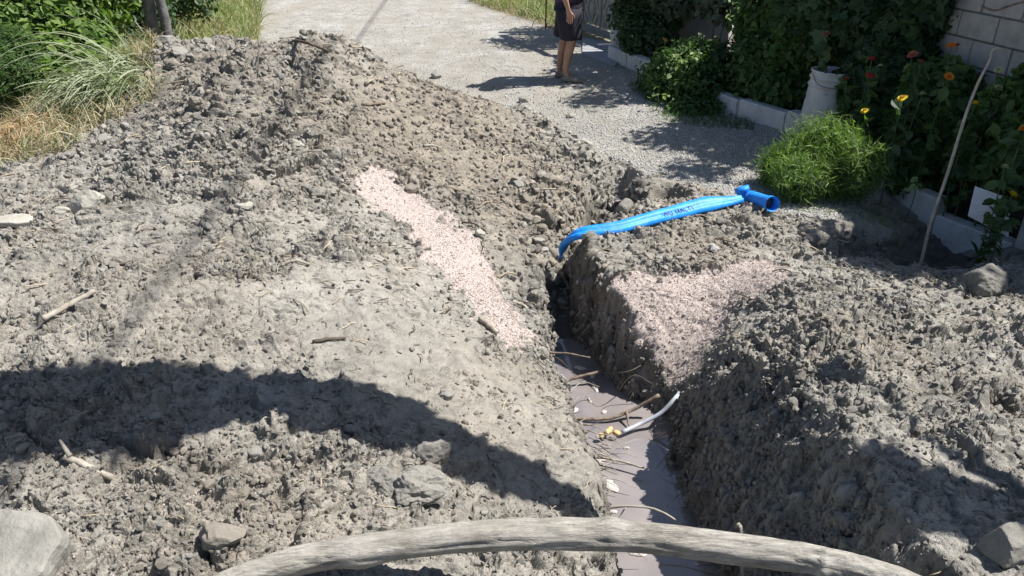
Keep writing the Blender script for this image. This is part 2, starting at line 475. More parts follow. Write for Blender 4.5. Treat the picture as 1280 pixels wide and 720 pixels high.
M['stone'] = simple('stone', [(.25, (.26, .255, .24)), (.5, (.40, .39, .37)), (.75, (.52, .51, .48))], 24, .85, .7, .004, per_obj=.2)
M['pale_stone'] = simple('pale_stone', [(.25, (.25, .24, .205)), (.5, (.35, .335, .29)), (.75, (.43, .415, .365))], 18, .85, .5, .003)
M['gravel'] = simple('gravel', [(.25, (.28, .277, .265)), (.5, (.38, .377, .36)), (.75, (.50, .495, .475))], 40, .85, .3, .002, per_obj=.2)
M['grit'] = simple('grit', [(.25, (.31, .265, .242)), (.5, (.385, .335, .31)), (.75, (.46, .405, .38))], 60, .9, .3, .002, per_obj=.15)
M['concrete'] = simple('concrete', [(.25, (.14, .135, .12)), (.5, (.215, .21, .188)), (.75, (.29, .28, .255))], 9, .9, .8, .008, detail=8)

# ------------------------------------------------------------ terrain objects
nr, nc = shape
brown = np.clip(sstep(-.2, .4, fbm(P3 * 1.3, 3, 91)) * .35 + blob(640,250,.7) * .75 + blob(560,170,.7) * .5 + blob(860,310,.3) * .6 + .4 * sstep(4.5, 6, y) * (x < 0) + blob(1080,430,.35) * .4 + blob(300,620,.35)*.35, 0, 1)
slopeshade = sstep(.35, .8, 1 - nz)
damp = np.clip(sstep(.10, .42, crease_tone + .16 * sstep(4.2, 5.5, y) * (x < .2) + .25 * fbm(P3 * 3, 3, 93)) * .55 + blob(300,190,.45) * .45 * sstep(-.1, .3, fbm(P3 * 5, 3, 95)) + blob(250,130,.5) * .55 * sstep(-.05, .3, fbm(P3 * 5, 3, 96)) + blob(240,300,.35) * .4 * sstep(-.1, .3, fbm(P3 * 5, 3, 97)) + blob(380,80,.35) * .5 * sstep(-.1, .3, fbm(P3 * 5, 3, 98)) + blob(680,360,.22) * .7 + blob(230,110,.6) * .12 + blob(790,250,.16) * .9  # wet patches; shade of creases, hollow and pit also put into the colour
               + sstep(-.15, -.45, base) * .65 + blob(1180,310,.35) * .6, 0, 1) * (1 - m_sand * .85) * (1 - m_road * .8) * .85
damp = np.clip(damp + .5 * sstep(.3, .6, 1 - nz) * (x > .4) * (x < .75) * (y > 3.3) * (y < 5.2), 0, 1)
brown = np.clip(brown + .9 * sstep(.25, .5, 1 - nz) * (x > .4) * (x < .8) * (y > 3.3) * (y < 5.2), 0, 1)
damp = np.where(m_road > .5, damp * (1 - .5), damp)
region = np.zeros(len(x), int)                      # 0 ground
region[m_spoil > .5] = 1
region[(m_spoil > .5) & (x > .66) & (y < 4.3)] = 2
region[m_sand > .5] = 3
region[(m_sand > .5) & (x < .3)] = 4
region[m_road > .5] = 5
region[m_gard > .5] = 6
dtr, Ttr, _s = polydist(x, y, TR)
region[(dtr < .26) & (base < -.30) & (y > -.5)] = 7
region = region.reshape(shape)
ii, jj = np.meshgrid(np.arange(nr - 1), np.arange(nc - 1), indexing='ij')
q0 = (ii * nc + jj).ravel()
quads = np.stack([q0, q0 + 1, q0 + nc + 1, q0 + nc], 1)
freg = region[:-1, :-1].ravel()
VALL = np.stack([VX, VY, VZ], 1)
names = {0: 'ground', 1: 'spoil_heap', 2: 'spoil_heap_beside_trench', 3: 'sand_bank', 4: 'sand_strip', 5: 'gravel_road', 6: 'garden_bed', 7: 'trench_bed'}
for r, nm in names.items():
    f = quads[freg == r]
    if not len(f): continue
    used, inv = np.unique(f.ravel(), return_inverse=True)
    me = mesh_np(nm, VALL[used], inv.reshape(-1, 4), M['soil'], smooth=(r in (0, 5, 6)),
                 attrs={'road': m_road[used], 'sand': m_sand[used], 'garden': m_gard[used], 'grass': m_grass[used], 'damp': damp[used], 'brown': brown[used]})
    if r not in (0, 5, 6):
        sm = nz[used[inv.reshape(-1, 4)[:, 0]]] < .72
        me.polygons.foreach_set('use_smooth', sm)
    tag(link(nm, me), kind='structure')
# ------------------------------------------------------------ builders
def frame_of(d):
    d = Vector(d).normalized()
    u = Vector((0, 0, 1)) if abs(d.z) < .9 else Vector((1, 0, 0))
    a = d.cross(u).normalized(); return a, d.cross(a).normalized()

def tube_arrays(pts, radii, sides=8, wob=0.0, caps=True, seed=0, squash=1.0):
    pts = [Vector(p) for p in pts]; n = len(pts)
    if isinstance(radii, (int, float)): radii = [radii] * n
    r_ = np.random.default_rng(seed)
    V = []; a = None
    for i, p in enumerate(pts):
        d = (pts[min(i + 1, n - 1)] - pts[max(i - 1, 0)]).normalized()
        if a is None: a, b = frame_of(d)
        else:
            a = (a - d * a.dot(d)).normalized(); b = d.cross(a)
        for k in range(sides):
            t = 2 * math.pi * k / sides
            r = radii[i] * (1 + (r_.uniform(-wob, wob) if wob else 0))
            V.append(p + a * (math.cos(t) * r) + b * (math.sin(t) * r * squash))
    F = []
    for i in range(n - 1):
        for k in range(sides):
            k2 = (k + 1) % sides
            F.append((i * sides + k, i * sides + k2, (i + 1) * sides + k2, (i + 1) * sides + k))
    T = []
    if caps:
        V.append(pts[0]); V.append(pts[-1]); c0, c1 = len(V) - 2, len(V) - 1
        for k in range(sides):
            k2 = (k + 1) % sides
            T.append((c0, k2, k)); T.append((c1, (n - 1) * sides + k, (n - 1) * sides + k2))
    return np.array([tuple(v) for v in V]), F, T

class MB:
    """collects shapes and links them as ONE mesh"""
    def __init__(s): s.V = []; s.F4 = []; s.F3 = []; s.n = 0
    def add(s, V, F4=(), F3=()):
        s.V.append(np.asarray(V, float).reshape(-1, 3))
        if len(F4): s.F4.append(np.asarray(F4) + s.n)
        if len(F3): s.F3.append(np.asarray(F3) + s.n)
        s.n += len(s.V[-1]); return s
    def tube(s, pts, r, sides=8, **k):
        V, F, T = tube_arrays(pts, r, sides, **k); return s.add(V, F, T)
    def box(s, c, size, R=None):
        c = np.array(c, float); h = np.array(size, float) / 2
        V = np.array([[x_, y_, z_] for x_ in (-1, 1) for y_ in (-1, 1) for z_ in (-1, 1)]) * h
        if R is not None: V = V @ np.array(R).T
        F = [(0, 1, 3, 2), (4, 6, 7, 5), (0, 4, 5, 1), (2, 3, 7, 6), (0, 2, 6, 4), (1, 5, 7, 3)]
        return s.add(V + c, F)
    def mesh(s, name, mat, smooth=True, bevel=0):
        fs = []
        if s.F4: fs.append(np.concatenate(s.F4))
        if s.F3: fs.append(np.concatenate(s.F3))
        return mesh_np(name, np.concatenate(s.V), fs, mat, smooth)
    def build(s, name, mat, parent=None, smooth=True, loc=None):
        return link(name, s.mesh(name, mat, smooth), parent, loc)

def curve(pts, n):
    """smooth curve through points"""
    P = np.array([tuple(p) for p in pts], float)
    if len(P) == 2: return [Vector(P[0] * (1 - t) + P[1] * t) for t in np.linspace(0, 1, n)]
    E = np.vstack([2 * P[0] - P[1], P, 2 * P[-1] - P[-2]])
    out = []
    for t in np.linspace(0, len(P) - 1 - 1e-6, n):
        i = int(t); f = t - i
        a, b, c, d = E[i], E[i + 1], E[i + 2], E[i + 3]
        out.append(Vector(.5 * (2 * b + (c - a) * f + (2 * a - 5 * b + 4 * c - d) * f * f + (3 * b - 3 * c + d - a) * f ** 3)))
    return out

import bmesh
def ico(sub):
    bm = bmesh.new(); bmesh.ops.create_icosphere(bm, subdivisions=sub, radius=1)
    V = np.array([v.co[:] for v in bm.verts]); F = np.array([[v.index for v in f.verts] for f in bm.faces]); bm.free()
    return V, F
ICO = {k: ico(k) for k in (1, 2, 3, 4, 5)}
def rock_arrays(seed, sub=3, cuts=14, squash=(1, .85, .65), rough_=.12, cut=.72):
    V, F = ICO[sub]; V = V.copy(); r = np.random.default_rng(seed)
    for k in range(cuts):
        d = r.normal(size=3); d /= np.linalg.norm(d)
        o = r.uniform(cut - .15, cut + .18)
        s_ = V @ d
        V -= np.clip(s_ - o, 0, None)[:, None] * d * .93
    nrm = V / np.linalg.norm(V, axis=1, keepdims=True)
    V += nrm * (rough_ * fbm(V * 2.3 + seed * 3.7, 4, seed))[:, None]
    V += nrm * (rough_ * .35 * fbm(V * 8 + seed, 3, seed + 5))[:, None]
    return V * np.array(squash), F
def rock_mesh(name, mat, seed, **k):
    V, F = rock_arrays(seed, **k); return mesh_np(name, V, F, mat, smooth=False)

# ------------------------------------------------------------ water in the trench
m, nt, b = new_mat('muddy_water')
co = coords(nt)
c = ramp(nt, noise(nt, co, 2.2, 3, .5), [(.35, (.18, .163, .162)), (.65, (.25, .228, .222))])
nt.links.new(c, b.inputs['Base Color']); b.inputs['Roughness'].default_value = .03; b.inputs['IOR'].default_value = 1.6; b.inputs['Coat Weight'].default_value = .6; b.inputs['Coat Roughness'].default_value = .02
bump(nt, b, noise(nt, co, 4, 1, .3, 0), .006, .004)
c2 = ramp(nt, noise(nt, co, 4, 3, .5, .5), [(.35, (.82, .82, .85)), (.65, (1.06, 1.05, 1.04))]); nt.links.new(mixc(nt, 1.0, c, c2, 'MULTIPLY'), b.inputs['Base Color'])
M['water'] = m
WZ = -.505
right = [(TR[i, 0] + TR[i, 3] + (.22 if i not in (4, 5) else .42), TR[i, 1]) for i in range(8)]
left_ = [(TR[i, 0] - TR[i, 3] - .16, TR[i, 1]) for i in range(8)]
V = [(x_, y_, WZ) for (x_, y_) in left_] + [(x_, y_, WZ) for (x_, y_) in right]
F = [(i, 8 + i, 9 + i, i + 1) for i in range(7)]
tag(link('water', mesh_np('water', V, np.array(F), M['water'])), kind='structure')

# scum patches floating on the water
M['foam'] = simple('foam', [(.3, (.30, .27, .25)), (.6, (.48, .45, .43))], 60, .7, .5, .002)
def foam(px, py, rx, ry, seed):
    c = atz(px, py, WZ + .003); k = 18; r = np.random.default_rng(seed)
    rad = 1 + .35 * np.sin(np.arange(k) * 2 * math.pi / k * 2 + r.uniform(0, 6)) + r.uniform(-.15, .15, k)
    s = MB(); t = np.arange(k) * 2 * math.pi / k
    ring = np.stack([c[0] + rx * rad * np.cos(t), c[1] + ry * rad * np.sin(t), np.full(k, WZ + .003)], 1)
    inner = np.stack([c[0] + .75 * rx * rad * np.cos(t), c[1] + .75 * ry * rad * np.sin(t), np.full(k, WZ + .009)], 1)
    V = np.vstack([ring, inner, [[c[0], c[1], WZ + .010]]])
    F4 = [(i, (i + 1) % k, k + (i + 1) % k, k + i) for i in range(k)]; F3 = [(k + i, k + (i + 1) % k, 2 * k) for i in range(k)]
    s.add(V, F4, F3); o = s.build('foam_patch', M['foam']); return o
FO = [(762,606,.045,.04,'largest round patch of pale scum on the water near the log'),(744,484,.018,.05,'long thin streak of scum along the bank of brown water'),(713,512,.035,.03,'scum patch by the left bank above the forked stick'),
      (752,575,.028,.022,'small scum patch just below the brass coloured lump'),(735,595,.03,.02,'scum patch touching the left bank beside the round patch'),(750,545,.03,.012,'scum beside the yellow lump at the hose end'),(725,460,.035,.02,'scum patch at the far end of the puddle'),(737,500,.012,.02,'tiny scum fleck in mid water above the stick'),(797,692,.03,.02,'scum patch on the water just below the log'),(741,470,.02,.018,'scum streak against the pink sand bank')]
FO += [(700,470,.02,.012,'scum fleck at the left bank near the head of the puddle'),(765,640,.02,.014,'scum patch below the round one near the arched root'),(783,560,.012,.01,'tiny scum fleck in the blue reflection right of the hose'),(755,515,.02,.012,'scum fleck between the brown branch and the hose')]
for i, (px, py, a, b_, lb) in enumerate(FO):
    tag(foam(px, py, a, b_, i), lb, 'scum', 'scum patches on the trench water')

# ------------------------------------------------------------ the long pale log across the trench
m, nt, b = new_mat('clay_coated_wood')
co = coords(nt)
mp = N(nt, 'ShaderNodeMapping'); nt.links.new(co, mp.inputs[0]); mp.inputs['Scale'].default_value = (3, 22, 22)
g1 = noise(nt, mp.outputs[0], 3, 8, .7, 1.2); g2 = noise(nt, co, 11, 5, .6)
c = ramp(nt, g1, [(.25, (.14, .128, .108)), (.42, (.28, .262, .232)), (.6, (.385, .365, .33)), (.8, (.47, .45, .415))])
c = mixc(nt, 1.0, c, ramp(nt, g2, [(.3, (.62, .61, .58)), (.6, (1, 1, 1))]), 'MULTIPLY')
mp2 = N(nt, 'ShaderNodeMapping'); nt.links.new(co, mp2.inputs[0]); mp2.inputs['Scale'].default_value = (2.2, 30, 30)
crk = ramp(nt, noise(nt, mp2.outputs[0], 2.4, 3, .5, 2.5), [(.475, (1, 1, 1)), (.50, (.22, .2, .18)), (.525, (1, 1, 1))])
crk = mixc(nt, ramp(nt, noise(nt, co, 6, 3), [(.48, (0, 0, 0)), (.58, (1, 1, 1))]), (1, 1, 1), crk)
c = mixc(nt, .9, c, crk, 'MULTIPLY')
nt.links.new(c, b.inputs['Base Color']); b.inputs['Roughness'].default_value = .8
bump(nt, b, mathn(nt, 'ADD', g1, mathn(nt, 'MULTIPLY', noise(nt, co, 60, 4), .4)), .9, .006)
M['log'] = m
lp = [atz(160, 790, .31), atz(285, 728, .33), atz(350, 707, .34), atz(430, 690, .35), atz(585, 671, .38), atz(700, 668, .39), atz(790, 671, .39), atz(900, 682, .39), atz(1000, 696, .39), atz(1060, 709, .40), atz(1120, 727, .40), atz(1200, 760, .41)]
pts = curve(lp, 160)
V, F, T = tube_arrays(pts, [(.0415 - .004 * math.cos(i / 160 * 6)) for i in range(160)], 40, seed=3)
n_ = len(V); ctr = np.repeat(np.array([tuple(p) for p in pts]), 40, 0)
q = V[:-2] - ctr; qn = q / np.linalg.norm(q, axis=1, keepdims=True)
ang = np.arctan2(q[:, 2], q[:, 1])
s_al = np.repeat(np.linspace(0, 2.6, 160), 40)
gp = np.stack([s_al * 3.5, np.cos(ang) * 1.6, np.sin(ang) * 1.6], 1)
dsp = .008 * fbm(gp, 3, 201) + .0035 * fbm(np.stack([s_al * 9, np.cos(ang) * 7, np.sin(ang) * 7], 1), 3, 202) - .007 * sstep(.10, .0, np.abs(fbm(np.stack([s_al * 2.2, np.cos(ang) * 5, np.sin(ang) * 5], 1), 3, 203)))
for (kc, kr, ka) in ((.75, .035, .012), (1.35, .04, .010), (2.0, .03, .012)):
    dsp += ka * np.exp(-((s_al - kc) / kr) ** 2) * (1 + np.cos(ang - kc * 5)) * .5
V[:-2] += qn * dsp[:, None]
lg = link('log', mesh_np('log', V, [np.array(F), np.array(T)], M['log'], True))
tag(lg, 'long curved pale grey log lying across the trench in the foreground', 'log')

# ------------------------------------------------------------ sticks, roots, twigs
M['dry_stick'] = simple('dry_stick', [(.3, (.20, .175, .14)), (.6, (.36, .33, .28)), (.8, (.48, .45, .40))], 30, .85, .6, .003)
M['dark_stick'] = simple('dark_stick', [(.3, (.045, .036, .028)), (.7, (.13, .105, .08))], 30, .85, .6, .003)
M['root'] = simple('root', [(.3, (.10, .075, .055)), (.7, (.26, .21, .165))], 30, .85, .6, .003)
def stick(name, wp_, r0, r1, mat, label, cat='stick', group=None, forks=(), seed=0, sides=8, n=18):
    pts = curve(wp_, n); r_ = random.Random(seed)
    pts = [p + Vector((r_.uniform(-1, 1), r_.uniform(-1, 1), r_.uniform(-1, 1))) * r0 * .16 for p in pts]
    s = MB().tube(pts, [r0 + (r1 - r0) * i / (n - 1) for i in range(n)], sides, wob=.12, seed=seed)
    for f in forks:
        s.tube(curve(f, 8), [r1 * .9 * (1 - i / 12) for i in range(8)], 5, seed=seed)
    o = s.build(name, mat); tag(o, label, cat, group); return o
def zz(*a): return [GZ(px, py, l) for (px, py, l) in a]
W = lambda px, py, z: atz(px, py, z)
ST = 'loose sticks on the earth heaps'
stick('branch', [W(708,523,-.49), W(760,523,-.48), W(795,510,-.44), W(824,494,-.36)], .009, .011, M['root'], 'long curved brown branch spanning the puddle below the sand bank', 'branch', forks=[[W(783,515,-.45), W(786,532,-.49)]], seed=1)
stick('branch', [W(728,572,-.48), W(760,573,-.46), W(805,585,-.46)], .008, .005, M['dry_stick'], 'straight pale branch over the blue reflecting water', 'branch', forks=[[W(735,573,-.47), W(770,560,-.46)], [W(770,575,-.46), W(735,592,-.49)]], seed=2)
stick('root', [W(745,638,-.42), W(780,633,-.36), W(820,637,-.34), W(856,657,-.38)], .006, .004, M['dry_stick'], 'arched pale root reaching across the trench just above the log', 'root', forks=[[W(782,634,-.37), W(765,660,-.45)]], seed=3)
stick('stick', [W(690,482,-.49), W(720,472,-.45), W(752,464,-.42)], .010, .009, M['root'], 'short brown stick lying on the left bank at the puddle head', 'stick', seed=4)
stick('root', [W(655,443,-.22), W(700,441,-.2), W(738,447,-.2)], .007, .004, M['root'], 'thin brown root bridging the trench above the puddle', 'root', seed=5)
stick('stick', zz((57,412,.03),(124,383,.03)), .014, .010, M['dry_stick'], 'pale thick stick lying left of the heap below the white stones', 'stick', ST, seed=6)
stick('stick', zz((90,596,.03),(142,602,.03)), .012, .011, M['dry_stick'], 'short pale grey stick at the lower edge of the large shadow', 'stick', ST, seed=7, forks=[zz((97,597,.03),(88,588,.06))])
stick('stick', zz((530,226,.01),(570,240,.015),(625,259,.01)), .009, .005, M['root'], 'long thin brown stick on the brown slope above the pink strip', 'stick', ST, seed=8)
stick('stick', zz((578,280,.01),(592,284,.02),(606,292,.01)), .008, .005, M['dark_stick'], 'short dark stick beside the pink sand strip', 'stick', ST, seed=9)
stick('stick', zz((392,432,.01),(412,430,.012),(432,428,.01)), .009, .007, M['dark_stick'], 'short dark stick on the middle of the smooth left slope', 'stick', ST, seed=10)
stick('stick', zz((452,139,.01),(465,136,.02),(482,132,.015)), .011, .009, M['root'], 'short stubby stick high on the far heap', 'stick', ST, seed=11)
stick('stick', zz((325,58,.01),(370,62,.03),(412,70,.02)), .014, .010, M['dark_stick'], 'long dark branch lying along the crest of the left heap', 'stick', ST, seed=12)
stick('stick', zz((530,184,.01),(541,184,.015),(552,186,.01)), .011, .009, M['dry_stick'], 'short pale stick on the upper brown slope of the far heap', 'stick', ST, seed=13)
stick('stick', zz((352,333,.01),(370,334,.015),(388,335,.01)), .009, .007, M['dry_stick'], 'short grey stick on the left slope above the dark one', 'stick', ST, seed=14)
stick('stick', zz((640,381,.01),(655,388,.03),(662,392,.02)), .011, .009, M['dry_stick'], 'pale broken stick at the lower tip of the pink strip', 'stick', ST, seed=15)
stick('stick', zz((600,402,.02),(612,412,.025),(622,420,.02)), .017, .013, M['dry_stick'], 'thick pale root stub beside the pink strip', 'stick', ST, seed=16)
stick('stick', [W(1016,422,.29), W(1030,430,.30), W(1045,440,.28)], .013, .009, M['root'], 'thick brown stick on top of the right heap', 'stick', ST, seed=17)
stick('stick', [W(922,655,-.1), W(928,668,-.12), W(929,720,-.2)], .011, .009, M['dry_stick'], 'pale broken root poking out of the bank just above the log', 'stick', ST, seed=18)
stick('twig', zz((290,95,.0),(285,75,.08),(275,62,.14)), .007, .003, M['dark_stick'], 'forked bare twig standing in the left heap near the crest', 'twig', seed=19)
stick('twig', zz((323,100,.0),(325,85,.07),(330,74,.12)), .006, .003, M['dark_stick'], 'bare dark twig standing near the branch on the crest', 'twig', seed=20)
stick('twig', [W(599,138,.40), W(599,128,.45), W(600,120,.48)], .012, .012, M['dark_stick'], 'short dark stump stuck upright on the far heap crest', 'twig', seed=21)
stick('twig', zz((700,128,.0),(706,122,.06),(714,132,.03),(716,138,.0)), .003, .002, M['dry_stick'], 'thin pale arching stem at the right end of the far heap', 'twig', seed=22)
# small roots hanging out of both trench walls
for i in range(34):
    r_ = random.Random(900 + i)
    yy = r_.uniform(1.9, 3.9); sd = 1 if r_.random() < .72 else -1
    j = np.interp(yy, TR[:, 1], np.arange(len(TR))); xx = np.interp(yy, TR[:, 1], TR[:, 0]); hw = np.interp(yy, TR[:, 1], TR[:, 3])
    z0 = r_.uniform(-.46, -.30); x0 = xx + sd * (hw + (z0 + .57) / 2.7 + .02)
    L = r_.uniform(.06, .24)
    p0 = Vector((x0 + sd * .02, yy, z0)); p1 = p0 + Vector((-sd * L * .5, r_.uniform(-.6, .6) * L, r_.uniform(-.15, .3) * L)); p2 = p1 + Vector((-sd * L * .5, r_.uniform(-.6, .6) * L, r_.uniform(-.6, .1) * L))
    p2.z = max(p2.z, WZ + .005)
    stick('root', [p0, p1, p2], r_.uniform(.0022, .0042), .0012, M['dark_stick'] if sd > 0 or r_.random() < .4 else M['dry_stick'],
          ('thin dark root hanging from the right trench wall ' if sd > 0 else 'thin root sticking out of the left trench wall ') + ('close to the log' if yy < 2.4 else 'beside the round scum patch' if yy < 2.9 else 'near the hose end' if yy < 3.4 else 'by the far end of the puddle'), 'root', 'fine roots of the trench walls, ' + ('right' if sd > 0 else 'left') + (' near log' if yy < 2.4 else ' mid' if yy < 2.9 else ' by hose' if yy < 3.4 else ' far end'), seed=i, sides=5, n=8)
# torn root fibres fringing the toe and the edge of the sand bank
M['fibre'] = simple('fibre', [(.3, (.22, .185, .15)), (.7, (.42, .375, .32))], 30, .85, 0)
r_ = random.Random(8); s = MB()
for (pxa, pya, pxb, pyb, n_f) in [(722,330,735,420,34),(765,478,812,500,30),(812,500,842,490,14)]:
    for k in range(n_f):
        f = r_.random(); p = GZ(pxa + (pxb - pxa) * f + r_.uniform(-4, 4), pya + (pyb - pya) * f, .01); L = r_.uniform(.04, .12)
        s.tube([p, p + Vector((-L * r_.uniform(.1, .5), -L * r_.uniform(-.1, .5), -L * .4)), p + Vector((-L * r_.uniform(.2, .7), -L * r_.uniform(-.2, .6), -L))], [.0028, .002, .001], 4, caps=False)
tag(s.build('root_fringe', M['fibre']), kind='stuff')
# tangled twigs on the left water edge
for i in range(16):
    r_ = random.Random(300 + i)
    q = W(735 + r_.uniform(-8, 30), 545 + r_.uniform(-15, 55), -.46)
    a_ = r_.uniform(-.9, .35); L = r_.uniform(.08, .2)
    stick('twig', [q, q + np.array([math.cos(a_) * L * .5, math.sin(a_) * L * .5, .02]), q + np.array([math.cos(a_) * L, math.sin(a_) * L, .0])], .0032, .0016, M['dry_stick'], 'thin pale twig of the tangle at the left water edge', 'twig', 'twigs tangled at the left water edge', seed=i, sides=5, n=7)

# hose with the lumpy fitting
M['hose'] = simple('hose', [(.3, (.30, .33, .38)), (.7, (.50, .53, .58))], 12, .5, .2, .002)
M['brass'] = simple('brass', [(.3, (.30, .20, .07)), (.5, (.50, .36, .15)), (.8, (.62, .50, .28))], 30, .5, .5, .003)
h = empty('hose', W(778, 540, -.47)); o0 = np.array(h.location)
tag(h, 'grey blue hose end with a yellow brown lumpy fitting lying on the water', 'hose')
MB().tube([Vector(p - o0) for p in map(np.array, curve([W(778,540,-.47), W(800,530,-.46), W(825,517,-.41), W(842,500,-.34), W(850,490,-.33)], 24))], .0115, 12).build('tube', M['hose'], h)
s = MB()
for (px, py, r, sd) in [(770,541,.023,1),(760,540,.024,2),(752,544,.017,3),(763,536,.015,4)]:
    V_, F_ = rock_arrays(sd, sub=3, rough_=.25, squash=(1, 1, .8)); s.add(V_ * r + (W(px, py, -.468) - o0), [], F_)
s.build('fitting', M['brass'], h)

# ------------------------------------------------------------ blue flattened pipe and its tee fitting
m, nt, b = new_mat('blue_plastic')
co = coords(nt)
c = ramp(nt, noise(nt, co, 6, 4), [(.3, (.000, .20, .72)), (.7, (.006, .33, .95))])
dust = ramp(nt, noise(nt, co, 24, 6, .7), [(.5, (0, 0, 0)), (.8, (.5, .5, .5))])
c = mixc(nt, dust, c, (.30, .33, .36))
nt.links.new(c, b.inputs['Base Color']); b.inputs['Roughness'].default_value = .55
bump(nt, b, noise(nt, co, 9, 4, .6, 1.0), .35, .012)
M['blue'] = m
M['ink'] = simple('ink', [(0, (.01, .012, .03)), (1, (.02, .02, .05))], 10, .6, 0)
M['dark_plastic'] = simple('dark_plastic', [(.3, (.05, .055, .06)), (.7, (.10, .10, .11))], 20, .6, .2, .002)
PZ = lambda px, py, l: Vector(W(px, py, l))
pa = empty('pipe', (0, 0, 0))
pc = [PZ(700,322,-.17), PZ(703,313,-.11), PZ(709,301,-.01), PZ(728,291,.075), PZ(770,285,.10), PZ(815,273,.115), PZ(850,264,.11), PZ(880,256,.115), PZ(905,252,.115), PZ(926,249,.11)]
pts = curve(pc, 90); pa.location = pts[45]; po = pts[45].copy()
V = []; kk = 28
wid = np.interp(np.linspace(0, 1, 90), [0, .08, .18, .3, .55, .7, .80, .92, 1], [.018, .026, .040, .045, .050, .058, .064, .045, .034])
flat = np.interp(np.linspace(0, 1, 90), [0, .25, .55, .8, .93, 1], [.5, .6, .65, .5, .5, .8])
for i, p in enumerate(pts):
    d = (pts[min(i + 1, 89)] - pts[max(i - 1, 0)]).normalized()
    side = d.cross(Vector((0, 0, 1))).normalized(); up = side.cross(d).normalized()
    tw = -.55 * math.sin(i / 89 * 2.6); s2 = side * math.cos(tw) + up * math.sin(tw); u2 = up * math.cos(tw) - side * math.sin(tw)
    for k in range(kk):
        t = 2 * math.pi * k / kk; ct, st_ = math.cos(t), math.sin(t)
        crease = 1 - .38 * math.exp(-((ct - .15) / .22) ** 2) * (st_ > 0)
        V.append(p - po + s2 * (ct * wid[i]) + u2 * (st_ * wid[i] * flat[i] * crease))
F = [(i * kk + k, i * kk + (k + 1) % kk, (i + 1) * kk + (k + 1) % kk, (i + 1) * kk + k) for i in range(89) for k in range(kk)]
link('flattened_hose', mesh_np('flattened_hose', np.array([tuple(v) for v in V]), np.array(F), M['blue'], True), pa)
tag(pa, 'bright blue flattened plastic pipe running from the trench to a tee fitting', 'pipe')
# tee fitting: a thing joined to the pipe, moves with it, so it is a part
e0, e1 = PZ(938,246,.09), PZ(966,255,.155)
ax = (e1 - e0).normalized()
tee = MB().tube([e0 - ax * .02 - po, e0 - po, e0 + ax * .06 - po, e1 - ax * .05 - po, e1 - ax * .045 - po, e1 - po], [.038, .046, .046, .046, .053, .053], 32, caps=False)
tee.tube([e1 - po, e1 - ax * .03 - po, e1 - ax * .12 - po], [.0525, .043, .042], 32, caps=False)
up = Vector((-.35, .25, .9)).normalized()
f0 = PZ(931,248,.08)
tee.tube([f0 - up * .05 - po, f0 - po, f0 + up * .05 - po, f0 + up * .055 - po, f0 + up * .085 - po], [.045, .045, .045, .052, .052], 28)
to = tee.build('tee_fitting', M['blue'], pa)
MB().tube([e1 - ax * .075 - po, e1 - ax * .07 - po], [.042, .042], 28).build('end_plug', M['dark_plastic'], to)
# lettering printed along the hose
tcu = bpy.data.curves.new('lettering', 'FONT'); tcu.body = 'WU HALTI'; tcu.size = .05; tcu.extrude = .0004; tcu.space_character = 1.25
tob = bpy.data.objects.new('lettering_tmp', tcu); col.objects.link(tob)
dg = bpy.context.evaluated_depsgraph_get(); tm = bpy.data.meshes.new_from_object(tob.evaluated_get(dg)); bpy.data.objects.remove(tob)
tv = np.array([v.co[:] for v in tm.vertices]); 
cum = [0]
for i in range(89): cum.append(cum[-1] + (pts[i + 1] - pts[i]).length)
s0 = cum[52]
Vs = []
for (tx, ty, tz) in tv:
    s_ = s0 + tx; f = np.interp(s_, cum, np.arange(90)); i = min(int(f), 88); fr = f - i
    p = pts[i].lerp(pts[i + 1], fr); d = (pts[i + 1] - pts[i]).normalized()
    side = d.cross(Vector((0, 0, 1))).normalized(); up_ = side.cross(d).normalized()
    tw = -.55 * math.sin(f / 89 * 2.6); s2 = side * math.cos(tw) + up_ * math.sin(tw); u2 = up_ * math.cos(tw) - side * math.sin(tw)
    w_ = np.interp(f, np.arange(90), wid); fl = np.interp(f, np.arange(90), flat)
    off = (ty - .022) ; ct = max(-.95, min(.95, (-off / w_) + .15 )); ct = ct if True else 0
    st_ = math.sqrt(1 - ct * ct); crease = 1 - .38 * math.exp(-((ct - .15) / .22) ** 2)
    Vs.append(p - po + s2 * (ct * w_) + u2 * (st_ * w_ * fl * crease + .0022 + tz))
for v, c_ in zip(tm.vertices, Vs): v.co = c_
tm.materials.clear(); tm.materials.append(M['ink']); tm.name = 'lettering'
lt = link('lettering', tm, pa)

